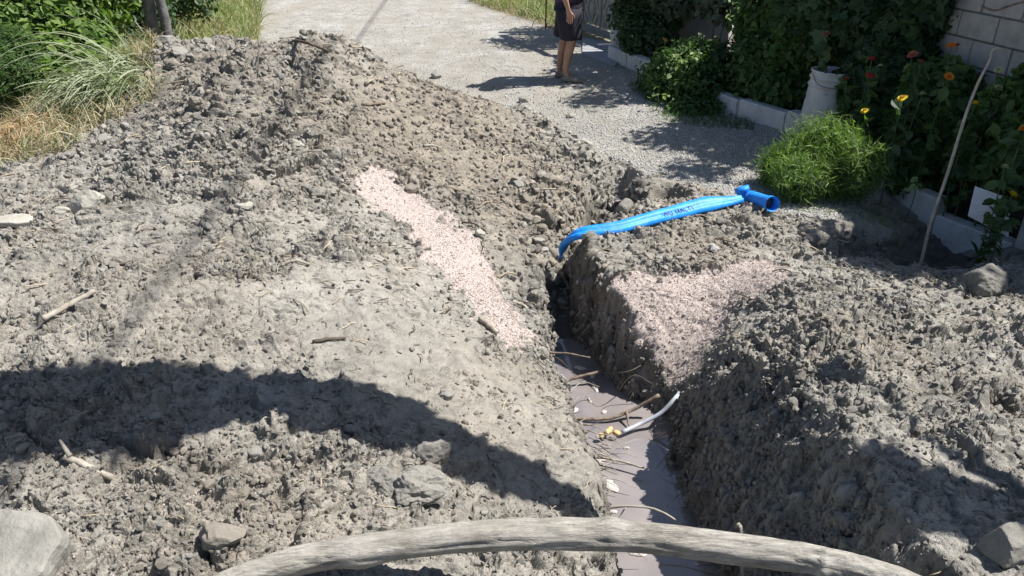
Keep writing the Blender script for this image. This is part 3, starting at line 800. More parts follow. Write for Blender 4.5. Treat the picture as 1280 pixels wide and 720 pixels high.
# ------------------------------------------------------------ notable stones
def stone(px, py, size, mat, label, seed, squash=(1, .8, .6), z=None, name='stone', cat='stone', lift=.25, rz=0, sub=4, group=None, **k):
    p = Vector(W(px, py, z)) if z is not None else GZ(px, py)
    o = link(name, rock_mesh(name, mat, seed, squash=squash, sub=sub, **k))
    o.scale = (size,) * 3; o.location = p + Vector((0, 0, size * squash[2] * lift)); o.rotation_euler = (0, 0, rz)
    tag(o, label, cat, group); return o
def slab(px, py, sx, sy, sz, mat, label, rot, name='slab', cat='slab', seed=0, z=None, lift=0.0):
    """irregular flat block: broken outline with depth"""
    r = np.random.default_rng(seed); k = 40; t = np.arange(k) * 2 * math.pi / k
    sq = 1 / np.maximum(np.abs(np.cos(t)), np.abs(np.sin(t))); sq = np.minimum(sq, 1.14)
    rad = sq * (1 + .10 * fbm(np.stack([np.cos(t) * 2 + seed, np.sin(t) * 2, 0 * t], 1), 3, seed))
    X, Y_ = rad * np.cos(t) * sx / 2, rad * np.sin(t) * sy / 2
    rings = []
    for (f, z_) in ((.88, -1), (1.0, -.8), (1.02, 0), (1.0, .75), (.96, .93), (.85, 1.0), (.5, 1.02), (.2, 1.03)):
        rings.append(np.stack([X * f, Y_ * f, np.full(k, z_ * sz / 2)], 1))
    V = np.vstack(rings); V += (fbm(V * 14 + seed, 4, seed)[:, None] * r.uniform(.8, 1.2) * min(sz, .05) * .22)
    V = np.vstack([V, [[0, 0, sz / 2 * 1.03], [0, 0, -sz / 2]]])
    F4 = [(a * k + i, a * k + (i + 1) % k, (a + 1) * k + (i + 1) % k, (a + 1) * k + i) for a in range(7) for i in range(k)]
    F3 = [(7 * k + i, 7 * k + (i + 1) % k, 8 * k) for i in range(k)] + [((i + 1) % k, i, 8 * k + 1) for i in range(k)]
    s = MB().add(V, F4, F3); o = s.build(name, mat, smooth=False)
    o.location = (Vector(W(px, py, z)) if z is not None else GZ(px, py)) + Vector((0, 0, lift)); o.rotation_euler = rot
    tag(o, label, cat); return o
slab(22, 716, .27, .21, .09, M['concrete'], 'large pale concrete slab lying in the lower left corner', (math.radians(16), math.radians(4), -.12), seed=3, lift=.05)
stone(110, 262, .105, M['pale_stone'], 'large pale pointed stone on the left heap', 11, (1.05, .7, .75), cuts=10, lift=.4)
stone(79, 270, .055, M['pale_stone'], 'smaller pale stone just left of the large pointed stone', 12, (1, .8, .7), cuts=8, lift=.4)
slab(18, 283, .20, .08, .04, M['pale_stone'], 'flat pale stone at the left edge of the picture below the straw', (.2, .05, .1), 'stone', 'stone', 5, lift=.03)
stone(307, 268, .05, M['pale_stone'], 'pale stone in the middle of the left heap by the thin dark shadow', 14, (1.2, .7, .6), lift=.4)
stone(371, 185, .06, M['pale_stone'], 'orange tinted flat stone on the slope of the far heap', 15, (1.3, .7, .4), lift=.4, rz=-.5)
stone(1222, 366, .14, M['concrete'], 'big rough concrete chunk at the edge of the pit on the right', 16, (1.05, .8, .82), cuts=9, lift=.55, sub=5, z=.07)
stone(1262, 392, .06, M['concrete'], 'small concrete lump lying right of the big chunk', 17, (1.2, .7, .6), z=.07)
stone(1162, 520, .115, M['concrete'], 'wide flat grey rock on the side of the right heap', 18, (1.15, .75, .55), cuts=12, lift=.3, z=.27, sub=5)
stone(1255, 690, .085, M['clod'], 'rounded grey rock at the lower right corner', 19, (1, .8, .9), z=.40, lift=.3)
stone(280, 686, .075, M['clod_brown'], 'brownish angular rock just above the left end of the log', 20, (1.1, .8, .6), lift=.5)
stone(520, 622, .105, M['clod'], 'biggest rough grey boulder on the left heap just above the log', 21, (1.2, .85, .7), cuts=18, lift=.15, rough_=.22, sub=5)
stone(478, 608, .08, M['clod'], 'grey boulder left of the biggest one above the log', 22, (1.1, .9, .7), cuts=18, lift=.15, rough_=.22, sub=5)
stone(543, 583, .075, M['clod'], 'pointed grey clod above the biggest boulder', 23, (1.1, .7, .9), cuts=16, lift=.3, rough_=.22)
stone(558, 497, .035, M['clod'], 'small dark grey stone alone on the smooth left slope', 24, (1.1, .8, .8), lift=.5)
stone(692, 634, .03, M['pale_stone'], 'small white stone at the trench lip above the log', 25, (1, .8, .8), lift=.4)
stone(734, 187, .065, M['pale_stone'], 'pale angular stone at the right foot of the far heap', 26, (1, .8, .9), lift=.4)
stone(713, 258, .07, M['clod_brown'], 'brown grey stone in the rubble left of the blue pipe', 27, (.9, .8, .9), lift=.5)
stone(676, 305, .05, M['clod_brown'], 'rounded stone in the rubble above the trench', 28, (1, .8, .8), lift=.5)
stone(676, 337, .055, M['clod_brown'], 'largest round clod in the trench rubble left of the pipe end', 29, (1, .8, .8), lift=.5)
stone(600, 296, .04, M['pale_stone'], 'pale stone at the edge of the pink strip', 30, (1, .9, .8), lift=.4)
stone(890, 315, .045, M['stone'], 'grey stone half buried in the bank below the blue pipe', 31, (1, .9, .8), lift=.4)
stone(1215, 322, .06, M['clod'], 'shaded stone lying in the pit near the kerb', 32, (1.2, .8, .6), lift=.3)
stone(780, 268, .07, M['clod'], 'lump of earth in front of the dark hollow under the road edge', 33, (1, .8, .9), lift=.4)
stone(655, 128, .06, M['clod'], 'dark clod perched on the crest of the far heap', 34, (1, .8, .8), lift=.5)
stone(712, 147, .05, M['clod'], 'dark clod where the far heap crest meets the road', 35, (1.1, .8, .8), lift=.5)
stone(545, 98, .075, M['clod'], 'grey clod standing proud on the far heap crest left of the stump', 36, (1, .8, .9), lift=.5)
stone(208, 54, .09, M['clod'], 'big lump of earth at the foot of the two tree trunks', 37, (1.2, .8, .6), lift=.3, z=.84)
stone(298, 46, .09, M['stone'], 'flat grey stone behind the crest of the left heap', 38, (1.3, .7, .35), lift=.9)

# ------------------------------------------------------------ clods: the largest as things, the rest as stuff
CL = [rock_mesh('earth_clod', M['clod'], 100 + i, sub=3, squash=(1, random.uniform(.7, .95), random.uniform(.5, .8)), cuts=12, rough_=.16) for i in range(6)]
CLB = [rock_mesh('earth_clod', M['clod_brown'], 120 + i, sub=3, squash=(1, .85, .7), cuts=12, rough_=.16) for i in range(4)]
CLS = [rock_mesh('small_clod', M['clod'], 140 + i, sub=2, squash=(1, random.uniform(.55, .9), random.uniform(.3, .7)), cuts=16, rough_=.10, cut=.62) for i in range(6)]
CLSB = [rock_mesh('small_clod_brown', M['clod_brown'], 150 + i, sub=2, squash=(1, .85, .7), cuts=10, rough_=.18) for i in range(3)]
inview = (np.abs(x) < .72 * (y + .6)) & (y > 1.0) & (y < 9)
gi = np.arange(len(x))
spw = (m_spoil > .5) & (m_sand < .5) & (m_road < .5) & (m_gard < .5) & (base > -.5)
# bigger clods
AREAS = [('brown', 'brown crumbly clod of earth in the rubble slope beside the trench', 'brown clods on the far heap slope'),
         ('far', 'dry grey clod of earth on the upper part of the left heap', 'grey clods on the upper left heap'),
         ('near', 'dry grey clod of earth on the foreground of the left heap', 'grey clods on the lower left heap'),
         ('right', 'dry grey clod of earth on the heap right of the trench', 'grey clods on the right heap')]
LMK = [(60,640,'just above the concrete slab'),(115,600,'by the pale stick at the shadow edge'),(210,650,'left of the brown rock by the log'),(300,650,'around the brown angular rock by the log'),(390,640,'left of the grey boulders'),(500,600,'around the grey boulders above the log'),(590,640,'between the grey boulders and the trench lip'),
 (150,520,'in the left half of the big shadow'),(350,520,'in the middle of the big shadow'),(490,520,'at the right end of the big shadow'),(60,430,'below the thick pale stick on the left'),(150,400,'right of the thick pale stick on the left'),(280,420,'between the thin shadow and the big shadow'),(400,450,'below the short dark stick'),(560,470,'near the lone dark stone on the smooth slope'),(640,560,'on the smooth lit trench lip'),
 (40,320,'below the flat pale stone at the left edge'),(120,240,'around the large pale pointed stone'),(220,300,'left of the pale stone by the thin shadow'),(310,260,'around the pale stone by the thin shadow'),(430,330,'on the slope left of the pink strip'),(60,220,'below the straw at the left edge'),(150,170,'under the drooping reeds'),(230,120,'on the face below the two tree trunks'),(330,160,'left of the orange tinted stone'),(370,80,'under the dark branch on the crest'),
 (450,120,'near the stubby stick on the far heap'),(540,180,'near the pale stick on the far slope'),(600,150,'below the upright stump'),(690,190,'at the right end of the far heap'),(640,240,'right of the long thin stick'),(700,260,'in the rubble left of the blue pipe'),(670,330,'in the rubble above the narrow trench'),(600,290,'beside the pink sand strip'),(850,300,'on the ridge in front of the blue pipe'),(960,300,'right of the blue tee fitting'),
 (1040,360,'at the top of the right heap'),(1040,440,'near the brown stick on the right heap'),(1130,430,'behind the wide flat rock'),(1180,520,'around the wide flat rock'),(1250,460,'below the big concrete chunk'),(1110,620,'in the shadow on the right heap'),(1240,660,'by the rounded rock in the lower right corner'),(950,560,'on the steep side of the right heap'),(900,430,'where the right heap meets the pink sand')]
cnt = 0
wgt = np.where(spw & inview, np.clip(rough - .25, .02, 2) ** 2, 0)
for (px, py, r, a) in [(330,620,.3,8),(450,560,.25,5),(250,530,.4,4),(690,260,.35,8),(670,330,.2,8),(80,200,.5,4),(1130,640,.3,3),(220,80,.6,4),(60,440,.4,4),(420,270,.3,2)]:
    wgt = wgt * (1 + a * blob(px, py, r))
wgt /= wgt.sum()
pick = rng.choice(len(x), 250, replace=False, p=wgt)
for k, g in enumerate(pick):
    X_, Y_, Z_ = VX[g], VY[g], VZ[g]
    depth = Y_ * CP + (CAMZ - Z_) * SP
    s_ = min((5.2 + 7.5 * rng.random() ** 3.5) * depth / FPX, .085)
    br = brown[g] > .45
    me = CLB[k % 4] if br else CL[k % 6]
    o = link('earth_clod', me)
    o.location = (X_, Y_, Z_ + s_ * .18); o.scale = (s_,) * 3; o.rotation_euler = (rng.uniform(-.6, .6), rng.uniform(-.6, .6), rng.uniform(0, 6.28))
    pxx = 640 + FPX * X_ / depth; dyy = (Y_ * SP - (CAMZ - Z_) * CP) / depth * FPX; pyy = 360 - dyy
    lm = min(LMK, key=lambda q: (q[0] - pxx) ** 2 + (q[1] - pyy) ** 2)
    ar = AREAS[0] if br and X_ > -1.0 else AREAS[3] if X_ > .66 else AREAS[1] if Y_ > 3.6 else AREAS[2]
    tone = 'brownish' if br else 'grey'
    sz = 'larger' if s_ / depth * FPX > 8 else 'small'
    tag(o, sz + ' ' + tone + ' clod of earth ' + lm[2], 'clod', sz + ' ' + tone + ' clods ' + lm[2])

rr_ = np.random.default_rng(77)
for k in range(46):   # rubble rolled down to the narrow trench
    f = rr_.random() ** .8; px = 700 - 30 * (1 - f) + rr_.normal() * 16 - 12 * f; py = 215 + f * 170 + rr_.normal() * 8
    p = GZ(px, py); depth = p.y * CP + (CAMZ - p.z) * SP; s_ = rr_.uniform(5, 11.5) * depth / FPX
    o = link('earth_clod', CLB[k % 4] if k % 3 else CL[k % 6]); o.location = p + Vector((0, 0, s_ * .3)); o.scale = (s_,) * 3; o.rotation_euler = tuple(rr_.uniform(-.6, .6, 3) * (1, 1, 5))
    wh = 'beside the blue pipe end' if py < 300 else 'just above the narrow gap of the trench' if py < 345 else 'between the gap and the puddle'
    tag(o, 'rolled rubble clod ' + wh, 'clod', 'rubble clods ' + wh)

def scatter(name, P, scales, meshes, seed=0, parent=None, tilt=6.28):
    """points carrying small shared shapes (stuff that nobody could count)"""
    me = mesh_points(name, P, scales)
    o = link(name, me, parent); tag(o, kind='stuff')
    ng = bpy.data.node_groups.new(name, 'GeometryNodeTree')
    ng.interface.new_socket(name='Geometry', in_out='INPUT', socket_type='NodeSocketGeometry')
    ng.interface.new_socket(name='Geometry', in_out='OUTPUT', socket_type='NodeSocketGeometry')
    gi_ = ng.nodes.new('NodeGroupInput'); go_ = ng.nodes.new('NodeGroupOutput')
    iop = ng.nodes.new('GeometryNodeInstanceOnPoints'); jn = ng.nodes.new('GeometryNodeJoinGeometry')
    for ms in meshes:
        # the source shapes travel inside this object's own node tree as real meshes of clods already in the scene
        oi = ng.nodes.new('GeometryNodeObjectInfo'); oi.transform_space = 'ORIGINAL'; oi.inputs['Object'].default_value = ms
        oi.inputs['As Instance'].default_value = False
        g2i = ng.nodes.new('GeometryNodeGeometryToInstance')
        ng.links.new(oi.outputs['Geometry'], g2i.inputs[0]); ng.links.new(g2i.outputs[0], jn.inputs[0])
    ng.links.new(gi_.outputs[0], iop.inputs['Points']); ng.links.new(jn.outputs[0], iop.inputs['Instance'])
    iop.inputs['Pick Instance'].default_value = True
    ri = ng.nodes.new('FunctionNodeRandomValue'); ri.data_type = 'INT'
    for s_ in ri.inputs:
        if s_.name == 'Min' and s_.type == 'INT': s_.default_value = 0
        if s_.name == 'Max' and s_.type == 'INT': s_.default_value = len(meshes) - 1
    ri.inputs['Seed'].default_value = seed
    ng.links.new([s_ for s_ in ri.outputs if s_.type == 'INT'][0], iop.inputs['Instance Index'])
    rv = ng.nodes.new('FunctionNodeRandomValue'); rv.data_type = 'FLOAT_VECTOR'
    rv.inputs['Min'].default_value = (-tilt / 2, -tilt / 2, 0); rv.inputs['Max'].default_value = (tilt / 2, tilt / 2, 6.28); rv.inputs['Seed'].default_value = seed + 1
    ng.links.new([s_ for s_ in rv.outputs if s_.type == 'VECTOR'][0], iop.inputs['Rotation'])
    na = ng.nodes.new('GeometryNodeInputNamedAttribute'); na.data_type = 'FLOAT'; na.inputs['Name'].default_value = 'sc'
    ng.links.new([s_ for s_ in na.outputs if s_.type == 'VALUE'][0], iop.inputs['Scale'])
    ng.links.new(iop.outputs[0], go_.inputs[0])
    md = o.modifiers.new('scatter', 'NODES'); md.node_group = ng
    return o
def mesh_points(name, P, scales):
    me = bpy.data.meshes.new(name); me.vertices.add(len(P)); me.vertices.foreach_set('co', np.asarray(P, np.float32).ravel())
    a = me.attributes.new('sc', 'FLOAT', 'POINT'); a.data.foreach_set('value', np.asarray(scales, np.float32)); me.update(); return me

# a handful of real clods, stones and pebbles that also lend their shape to the scattered ones
def seeds(name, meshes, places, size, label, cat, group):
    out = []
    for ms, (px, py) in zip(meshes, places):
        o = link(name, ms); p = GZ(px, py); o.location = p + Vector((0, 0, size * .3)); o.scale = (size,) * 3
        tag(o, label, cat, group); out.append(o)
    return out
S_CL = seeds('earth_clod', CLS, [(200,300),(350,380),(420,330),(150,430),(500,440),(260,200)], .018, 'small dry grey crumb of earth on the left heap', 'clod', 'small grey crumbs of earth')
S_CB = seeds('earth_clod', CLSB, [(610,230),(650,270),(570,200)], .022, 'small brown crumb of earth on the far heap slope', 'clod', 'small brown crumbs of earth')
PEB = [rock_mesh('pebble', M['gravel'], 170 + i, sub=1, squash=(1, .8, .6), cuts=6) for i in range(4)]
GRT = [rock_mesh('grit', M['grit'], 180 + i, sub=1, squash=(1, .9, .8), cuts=4) for i in range(3)]
S_PB = seeds('pebble', PEB, [(780,170),(830,190),(740,150),(860,205)], .014, 'small grey pebble lying on the sunlit gravel road', 'pebble', 'pebbles of the gravel road')
S_GR = seeds('pebble', GRT, [(830,380),(860,400),(810,410)], .007, 'tiny pinkish pebble on the sand bank', 'pebble', 'pebbles of the pink sand bank')

def sample(mask, n, w=None, seed=0):
    p = np.where(mask, 1.0 if w is None else w, 0); p = p / p.sum()
    g = np.random.default_rng(seed).choice(len(x), n, replace=True, p=p)
    r = np.random.default_rng(seed + 1)
    X_ = VX[g] + r.normal(size=n) * .006; Y_ = VY[g] + r.normal(size=n) * .008
    depth = VY[g] * CP + (CAMZ - VZ[g]) * SP
    return g, X_, Y_, VZ[g], depth, r
gy, X_, Y_, Z_, dep, r = sample(spw & inview, 115000, np.clip(rough - .1, .16, 2) ** 1.5 * np.clip(1 / nz, 1, 3.5) ** 1.7 * (1 - .75 * brown * (brown > .45)), 11)
s_ = dep / FPX * (.7 + 6.2 * r.random(len(X_)) ** 5.5)
scatter('clods', np.stack([X_, Y_, Z_ + s_ * .1], 1), s_, S_CL, 3)
gy, X_, Y_, Z_, dep, r = sample(spw & inview & (brown > .3), 16000, np.clip(brown, .1, 2), 12)
s_ = dep / FPX * (.8 + 4.2 * r.random(len(X_)) ** 4.5)
scatter('brown_clods', np.stack([X_, Y_, Z_ + s_ * .1], 1), s_, S_CB, 4)
gy, X_, Y_, Z_, dep, r = sample((m_road > .4) & (y > 4) & (y < 17) & (np.abs(x) < .75 * y), 60000, None, 13)
s_ = np.minimum(.0045 + .010 * r.random(len(X_)) ** 2.5 + .012 * (r.random(len(X_)) > .985), 2.4 * dep / FPX)
scatter('gravel', np.stack([X_, Y_, Z_ + s_ * .1], 1), s_, S_PB, 5)
gy, X_, Y_, Z_, dep, r = sample((m_sand > .12) & (y < 6), 30000, None, 14)
s_ = .0020 + .0036 * r.random(len(X_)) ** 3 + .006 * (r.random(len(X_)) > .99)
scatter('sand_grains', np.stack([X_, Y_, Z_ + s_ * .1], 1), s_, S_GR, 6)
# short straw and root bits over the heaps
M['straw'] = simple('straw', [(.3, (.25, .21, .15)), (.7, (.45, .39, .29))], 30, .85, 0, per_obj=.3)
M['straw_dark'] = simple('straw_dark', [(.3, (.06, .05, .04)), (.7, (.17, .14, .11))], 30, .85, 0)
BIT = []
for i in range(4):
    r_ = random.Random(i)
    s = MB().tube(curve([(-1, 0, 0), (-.2, r_.uniform(-.25, .25), r_.uniform(0, .2)), (.4, r_.uniform(-.2, .2), .05), (1, 0, 0)], 7), .055, 4)
    BIT.append(s.mesh('root_bit', M['straw'] if i % 2 else M['straw_dark'], True))
S_BT = seeds('root_bit', BIT, [(300,420),(480,350),(380,250),(560,420)], .03, 'short dry bit of root lying on the left heap', 'root', 'dry bits of root on the heaps')
gy, X_, Y_, Z_, dep, r = sample(spw & inview, 1700, None, 15)
s_ = dep / FPX * (4 + 13 * r.random(len(X_)) ** 2)
scatter('root_bits', np.stack([X_, Y_, Z_ + .003], 1), s_, S_BT, 7, tilt=.5)
# ------------------------------------------------------------ leaves and blades
def leaf_mat(name, stops, transl=.35, rough=.55, spec=.35):
    m = bpy.data.materials.new(name); m.use_nodes = True; nt = m.node_tree
    b = nt.nodes['Principled BSDF']; out = nt.nodes['Material Output']
    lv = nt.nodes.new('ShaderNodeAttribute'); lv.attribute_name = 'lv'
    oi = nt.nodes.new('ShaderNodeObjectInfo')
    n = noise(nt, coords(nt), 3.5, 3, .6)
    f = mathn(nt, 'ADD', mathn(nt, 'MULTIPLY', lv.outputs['Fac'], .62), mathn(nt, 'MULTIPLY', n, .5), True)
    c = ramp(nt, f, stops)
    nt.links.new(c, b.inputs['Base Color']); b.inputs['Roughness'].default_value = rough; b.inputs['Specular IOR Level'].default_value = spec
    t = nt.nodes.new('ShaderNodeBsdfTranslucent'); t2 = mixc(nt, 1.0, c, (1.25, 1.45, .6), 'MULTIPLY'); nt.links.new(t2, t.inputs['Color'])
    mx = nt.nodes.new('ShaderNodeMixShader'); mx.inputs[0].default_value = transl
    nt.links.new(b.outputs[0], mx.inputs[1]); nt.links.new(t.outputs[0], mx.inputs[2]); nt.links.new(mx.outputs[0], out.inputs['Surface'])
    return m
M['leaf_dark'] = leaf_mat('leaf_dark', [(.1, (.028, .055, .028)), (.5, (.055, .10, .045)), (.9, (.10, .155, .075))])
M['leaf_mid'] = leaf_mat('leaf_mid', [(.1, (.036, .072, .024)), (.5, (.065, .125, .038)), (.9, (.11, .18, .06))])
M['leaf_grey'] = leaf_mat('leaf_grey', [(.1, (.045, .070, .045)), (.5, (.085, .115, .080)), (.9, (.14, .17, .12))])
M['leaf_bright'] = leaf_mat('leaf_bright', [(.1, (.06, .11, .025)), (.5, (.12, .20, .045)), (.9, (.22, .30, .09))], .4)
M['leaf_feather'] = leaf_mat('leaf_feather', [(.1, (.05, .10, .025)), (.5, (.12, .20, .045)), (.9, (.26, .37, .12))], .4)
M['leaf_pale'] = leaf_mat('leaf_pale', [(.1, (.12, .20, .06)), (.5, (.24, .33, .13)), (.9, (.40, .47, .27))], .35)
M['reed'] = leaf_mat('reed', [(.1, (.12, .15, .085)), (.5, (.21, .25, .15)), (.9, (.33, .36, .25))], .25)
M['dry_grass'] = leaf_mat('dry_grass', [(.1, (.19, .15, .08)), (.5, (.32, .265, .16)), (.9, (.46, .40, .27))], .2)
M['green_grass'] = leaf_mat('green_grass', [(.1, (.10, .14, .045)), (.5, (.17, .22, .08)), (.9, (.28, .31, .14))], .3)
M['rust_straw'] = leaf_mat('rust_straw', [(.1, (.20, .12, .06)), (.5, (.36, .24, .14)), (.9, (.50, .37, .24))], .2)
M['bark'] = simple('bark', [(.3, (.085, .08, .085)), (.55, (.15, .145, .15)), (.75, (.26, .255, .25))], 14, .9, .8, .008)
M['stem'] = simple('stem', [(.3, (.055, .085, .03)), (.7, (.12, .16, .07))], 20, .7, .2, .002)

T_OVAL = (np.array([(0, 0, 0), (-.30, .30, .07), (-.26, .68, .06), (0, 1, -.06), (.26, .68, .06), (.30, .30, .07)]), np.array([(0, 3, 2, 1), (0, 5, 4, 3)]))
T_NARROW = (np.array([(0, 0, 0), (-.11, .4, .03), (0, 1, -.12), (.11, .4, .03)]), np.array([(0, 3, 2, 1)]))
T_THIN = (np.array([(0, 0, 0), (-.035, .45, .02), (0, 1, -.10), (.035, .45, .02)]), np.array([(0, 3, 2, 1)]))
def lobed():
    pts = [(0, 0, 0)]
    prof = [(-150, .34), (-118, .52), (-92, .40), (-62, .74), (-34, .52), (0, .95), (34, .52), (62, .74), (92, .40), (118, .52), (150, .34)]
    for a_, r_ in prof:
        t = math.radians(a_); pts.append((math.sin(t) * r_, .42 + math.cos(t) * r_ * .62, .05 - .09 * r_ * r_ + (.03 if r_ < .55 else 0)))
    pts.append((0, .38, 0))
    P = np.array(pts); k = len(prof)
    F = [(12, i + 1, i) for i in range(1, k)] + [(12, 1, 0), (12, 0, k)]
    F = [(12, i, i + 1)[::-1] for i in range(1, k)] + [(12, 0, 1)[::-1], (12, k, 0)[::-1]]
    return P, np.array(F)
T_LOBE = lobed()

def orient(n, nrm, r, droop=.3):
    """n frames whose z looks along nrm and whose y (leaf tip) droops"""
    tip = r.normal(size=(n, 3)); tip[:, 2] -= droop * 1.5
    z = nrm / np.linalg.norm(nrm, axis=1, keepdims=True)
    yv = tip - (tip * z).sum(1, keepdims=True) * z; yv /= np.linalg.norm(yv, axis=1, keepdims=True) + 1e-9
    xv = np.cross(yv, z)
    return np.stack([xv, yv, z], 2)     # columns
def leaves_arrays(P, nrm, size, tmpl, r, droop=.3):
    tv, tf = tmpl; n = len(P)
    R = orient(n, nrm, r, droop)
    L = tv[None] * size[:, None, None]
    V = np.einsum('nij,nkj->nki', R, L) + P[:, None]
    F = tf[None] + (np.arange(n) * len(tv))[:, None, None]
    lv = np.repeat(r.random(n), len(tv))
    return V.reshape(-1, 3), F.reshape(-1, tf.shape[1]), lv
def blob_points(blobs, n, r, shell=.75, lump=.35):
    """blobs: list of (centre xyz, rx, ry, rz)"""
    vol = np.array([b[1] * b[2] * b[3] for b in blobs]) ** .67; idx = r.choice(len(blobs), n, p=vol / vol.sum())
    C = np.array([b[0] for b in blobs])[idx]; S = np.array([b[1:4] for b in blobs])[idx]
    d = r.normal(size=(n, 3)); d /= np.linalg.norm(d, axis=1, keepdims=True)
    rad = 1 - (1 - shell) * r.random(n) * 2 * r.random(n)
    rad = rad * (1 + lump * fbm(d * 2.4 + C * 3, 3, 7))
    keep = fbm((C + d * S) * 5.5, 3, 9) > -.42
    return (C + d * S * rad[:, None])[keep], (d / S * S.mean())[keep]
def foliage(name, mat, blobs, n, size, seed, tmpl=T_OVAL, parent=None, shell=.75, up=.7, rnd=.8, droop=.3, zmin=None, origin=(0, 0, 0), lump=.35):
    r = np.random.default_rng(seed)
    P, D = blob_points(blobs, n, r, shell, lump)
    if zmin is not None:
        k = P[:, 2] > zmin; P, D = P[k], D[k]
    nrm = D + np.array([0, 0, up]) + r.normal(size=P.shape) * rnd
    sz = size * (.55 + .8 * r.random(len(P)))
    V, F, lv = leaves_arrays(P - np.array(origin), nrm, sz, tmpl, r, droop)
    return link(name, mesh_np(name, V, F, mat, False, {'lv': lv}), parent)
def blades(name, mat, P, heading, L, W_, bend, seed, parent=None, origin=(0, 0, 0), segs=6, up0=1.0, jit=.35):
    """grass blades: start P (n,3), heading (n,2), length L (n), bend how far they fall over"""
    r = np.random.default_rng(seed); n = len(P)
    hd = heading / (np.linalg.norm(heading, axis=1, keepdims=True) + 1e-9)
    pos = P.copy() - np.array(origin); ang = np.arctan2(up0, .45) + r.normal(size=n) * .15
    step = L / segs; Vs = []
    curl = bend * (1 + r.normal(size=n) * jit) / segs
    sidev = np.stack([-hd[:, 1], hd[:, 0], np.zeros(n)], 1)
    tw = r.normal(size=n) * .6
    for k in range(segs + 1):
        w = W_ * (1 - (k / segs) ** 1.6) * .5 + W_ * .03
        fw = np.stack([hd[:, 0] * np.cos(ang), hd[:, 1] * np.cos(ang), np.sin(ang)], 1)
        nv = np.cross(sidev, fw); s2 = sidev * np.cos(tw)[:, None] + nv * np.sin(tw)[:, None]
        Vs.append(pos - s2 * w[:, None]); Vs.append(pos + s2 * w[:, None])
        pos = pos + fw * step[:, None]; ang = ang - curl
    V = np.stack(Vs, 1); m_ = 2 * (segs + 1)
    tf = np.array([(2 * k, 2 * k + 1, 2 * k + 3, 2 * k + 2) for k in range(segs)])
    F = (tf[None] + (np.arange(n) * m_)[:, None, None]).reshape(-1, 4)
    lv = np.repeat(r.random(n), m_)
    return link(name, mesh_np(name, V.reshape(-1, 3), F, mat, False, {'lv': lv}), parent)
def B(px, py, yy, rx, ry=None, rz=None): 
    return (aty(px, py, yy), rx, ry or rx * .8, rz or rx * .85)

def bush(name, label, cat, mat, blobs, n, size, seed, tmpl=T_OVAL, stems=5, group=None, inner=True, **k):
    c = np.mean([b[0] for b in blobs], 0); base_ = (c[0], c[1], float(ZT(c[0], c[1])[0]))
    e = empty(name, base_); tag(e, label, cat, group)
    f = foliage('foliage', mat, blobs, n, size, seed, tmpl, e, origin=base_, zmin=base_[2] - .02, **k)
    if inner:   # darker, larger leaves filling the inside of the bush
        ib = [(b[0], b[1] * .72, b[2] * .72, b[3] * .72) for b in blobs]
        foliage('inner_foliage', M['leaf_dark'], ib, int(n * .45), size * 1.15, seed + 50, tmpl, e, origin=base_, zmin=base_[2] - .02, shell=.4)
    if stems:
        r_ = random.Random(seed); s = MB()
        for i in range(stems):
            b = blobs[i % len(blobs)]; t = Vector(b[0]) + Vector((r_.uniform(-.5, .5) * b[1], r_.uniform(-.5, .5) * b[2], b[3] * .3)) - Vector(base_)
            p0 = Vector((r_.uniform(-.06, .06) + t.x * .4, r_.uniform(-.06, .06) + t.y * .4, -.03))
            s.tube(curve([p0, p0.lerp(t, .5) + Vector((r_.uniform(-.05, .05), r_.uniform(-.05, .05), .05)), t], 8), [.010 - .0009 * j for j in range(8)], 6)
        s.build('stem', M['stem'], e)
    return e

# ------------------------------------------------------------ trees that throw the shade (crowns above the picture)
def tree(name, label, base_, trunks, blobs, n, size, seed, mat='leaf_mid', group=None, shell=.6, trunk_r=.06):
    e = empty(name, base_); tag(e, label, 'tree', group); b0 = np.array(base_)
    for t in trunks:
        MB().tube([Vector(p) - Vector(base_) for p in curve(t, 26)], [trunk_r * (1.25 - .55 * i / 25) for i in range(26)], 14, wob=.07, seed=seed).build('trunk', M['bark'], e)
    s = MB(); top = Vector(trunks[0][-1])
    for b in blobs:
        q = Vector(b[0]); s.tube([p - Vector(base_) for p in curve([top - Vector((0, 0, .35)), top.lerp(q, .5) + Vector((0, 0, .12)), q], 9)], [trunk_r * .5 * (1 - i / 11) for i in range(9)], 7)
    s.build('limb', M['bark'], e)
    foliage('crown', M[mat], blobs, n, size, seed, T_OVAL, e, shell=shell, origin=base_, lump=.45)
    return e

# shade outline on the heaps: unseen tree added on the right, shaped for it
def over(px, py, h, lift=None):
    g = GZ(px, py); t = (h - g.z) / SUN[2]; return np.array(g) + SUN * t
SHADE_BAND = [(-30,525,.26),(40,520,.27),(105,520,.27),(165,515,.30),(225,505,.25),(290,500,.20),(345,505,.19),(400,510,.19),(455,518,.20),(500,530,.19),(560,560,.17),(610,583,.16),(660,600,.14),(705,628,.13)]
bb = [(over(px, py, 3.0 + .12 * math.sin(px * .02)), r_ * .9, r_ * .9, r_ * .55) for (px, py, r_) in SHADE_BAND]
SHADE_BAND2 = [(826,705,.05),(1075,605,.08),(1105,618,.12),(1150,620,.12),(1200,632,.12),(1250,648,.12),(1320,665,.14),(1400,690,.18)]
bb2 = [(over(px, py, 3.0), r_, r_ * 1.0, r_ * .6) for (px, py, r_) in SHADE_BAND2]
tree('tree', 'added unseen tree right of the diggings, its crown shaped to shade both heaps', (4.1, 1.3, .2), [[(4.1, 1.3, .1), (4.05, 1.25, 1.2), (3.9, 1.3, 2.2), (3.6, 1.4, 2.8)]], bb2, 26000, .045, 61, shell=.2, trunk_r=.09)
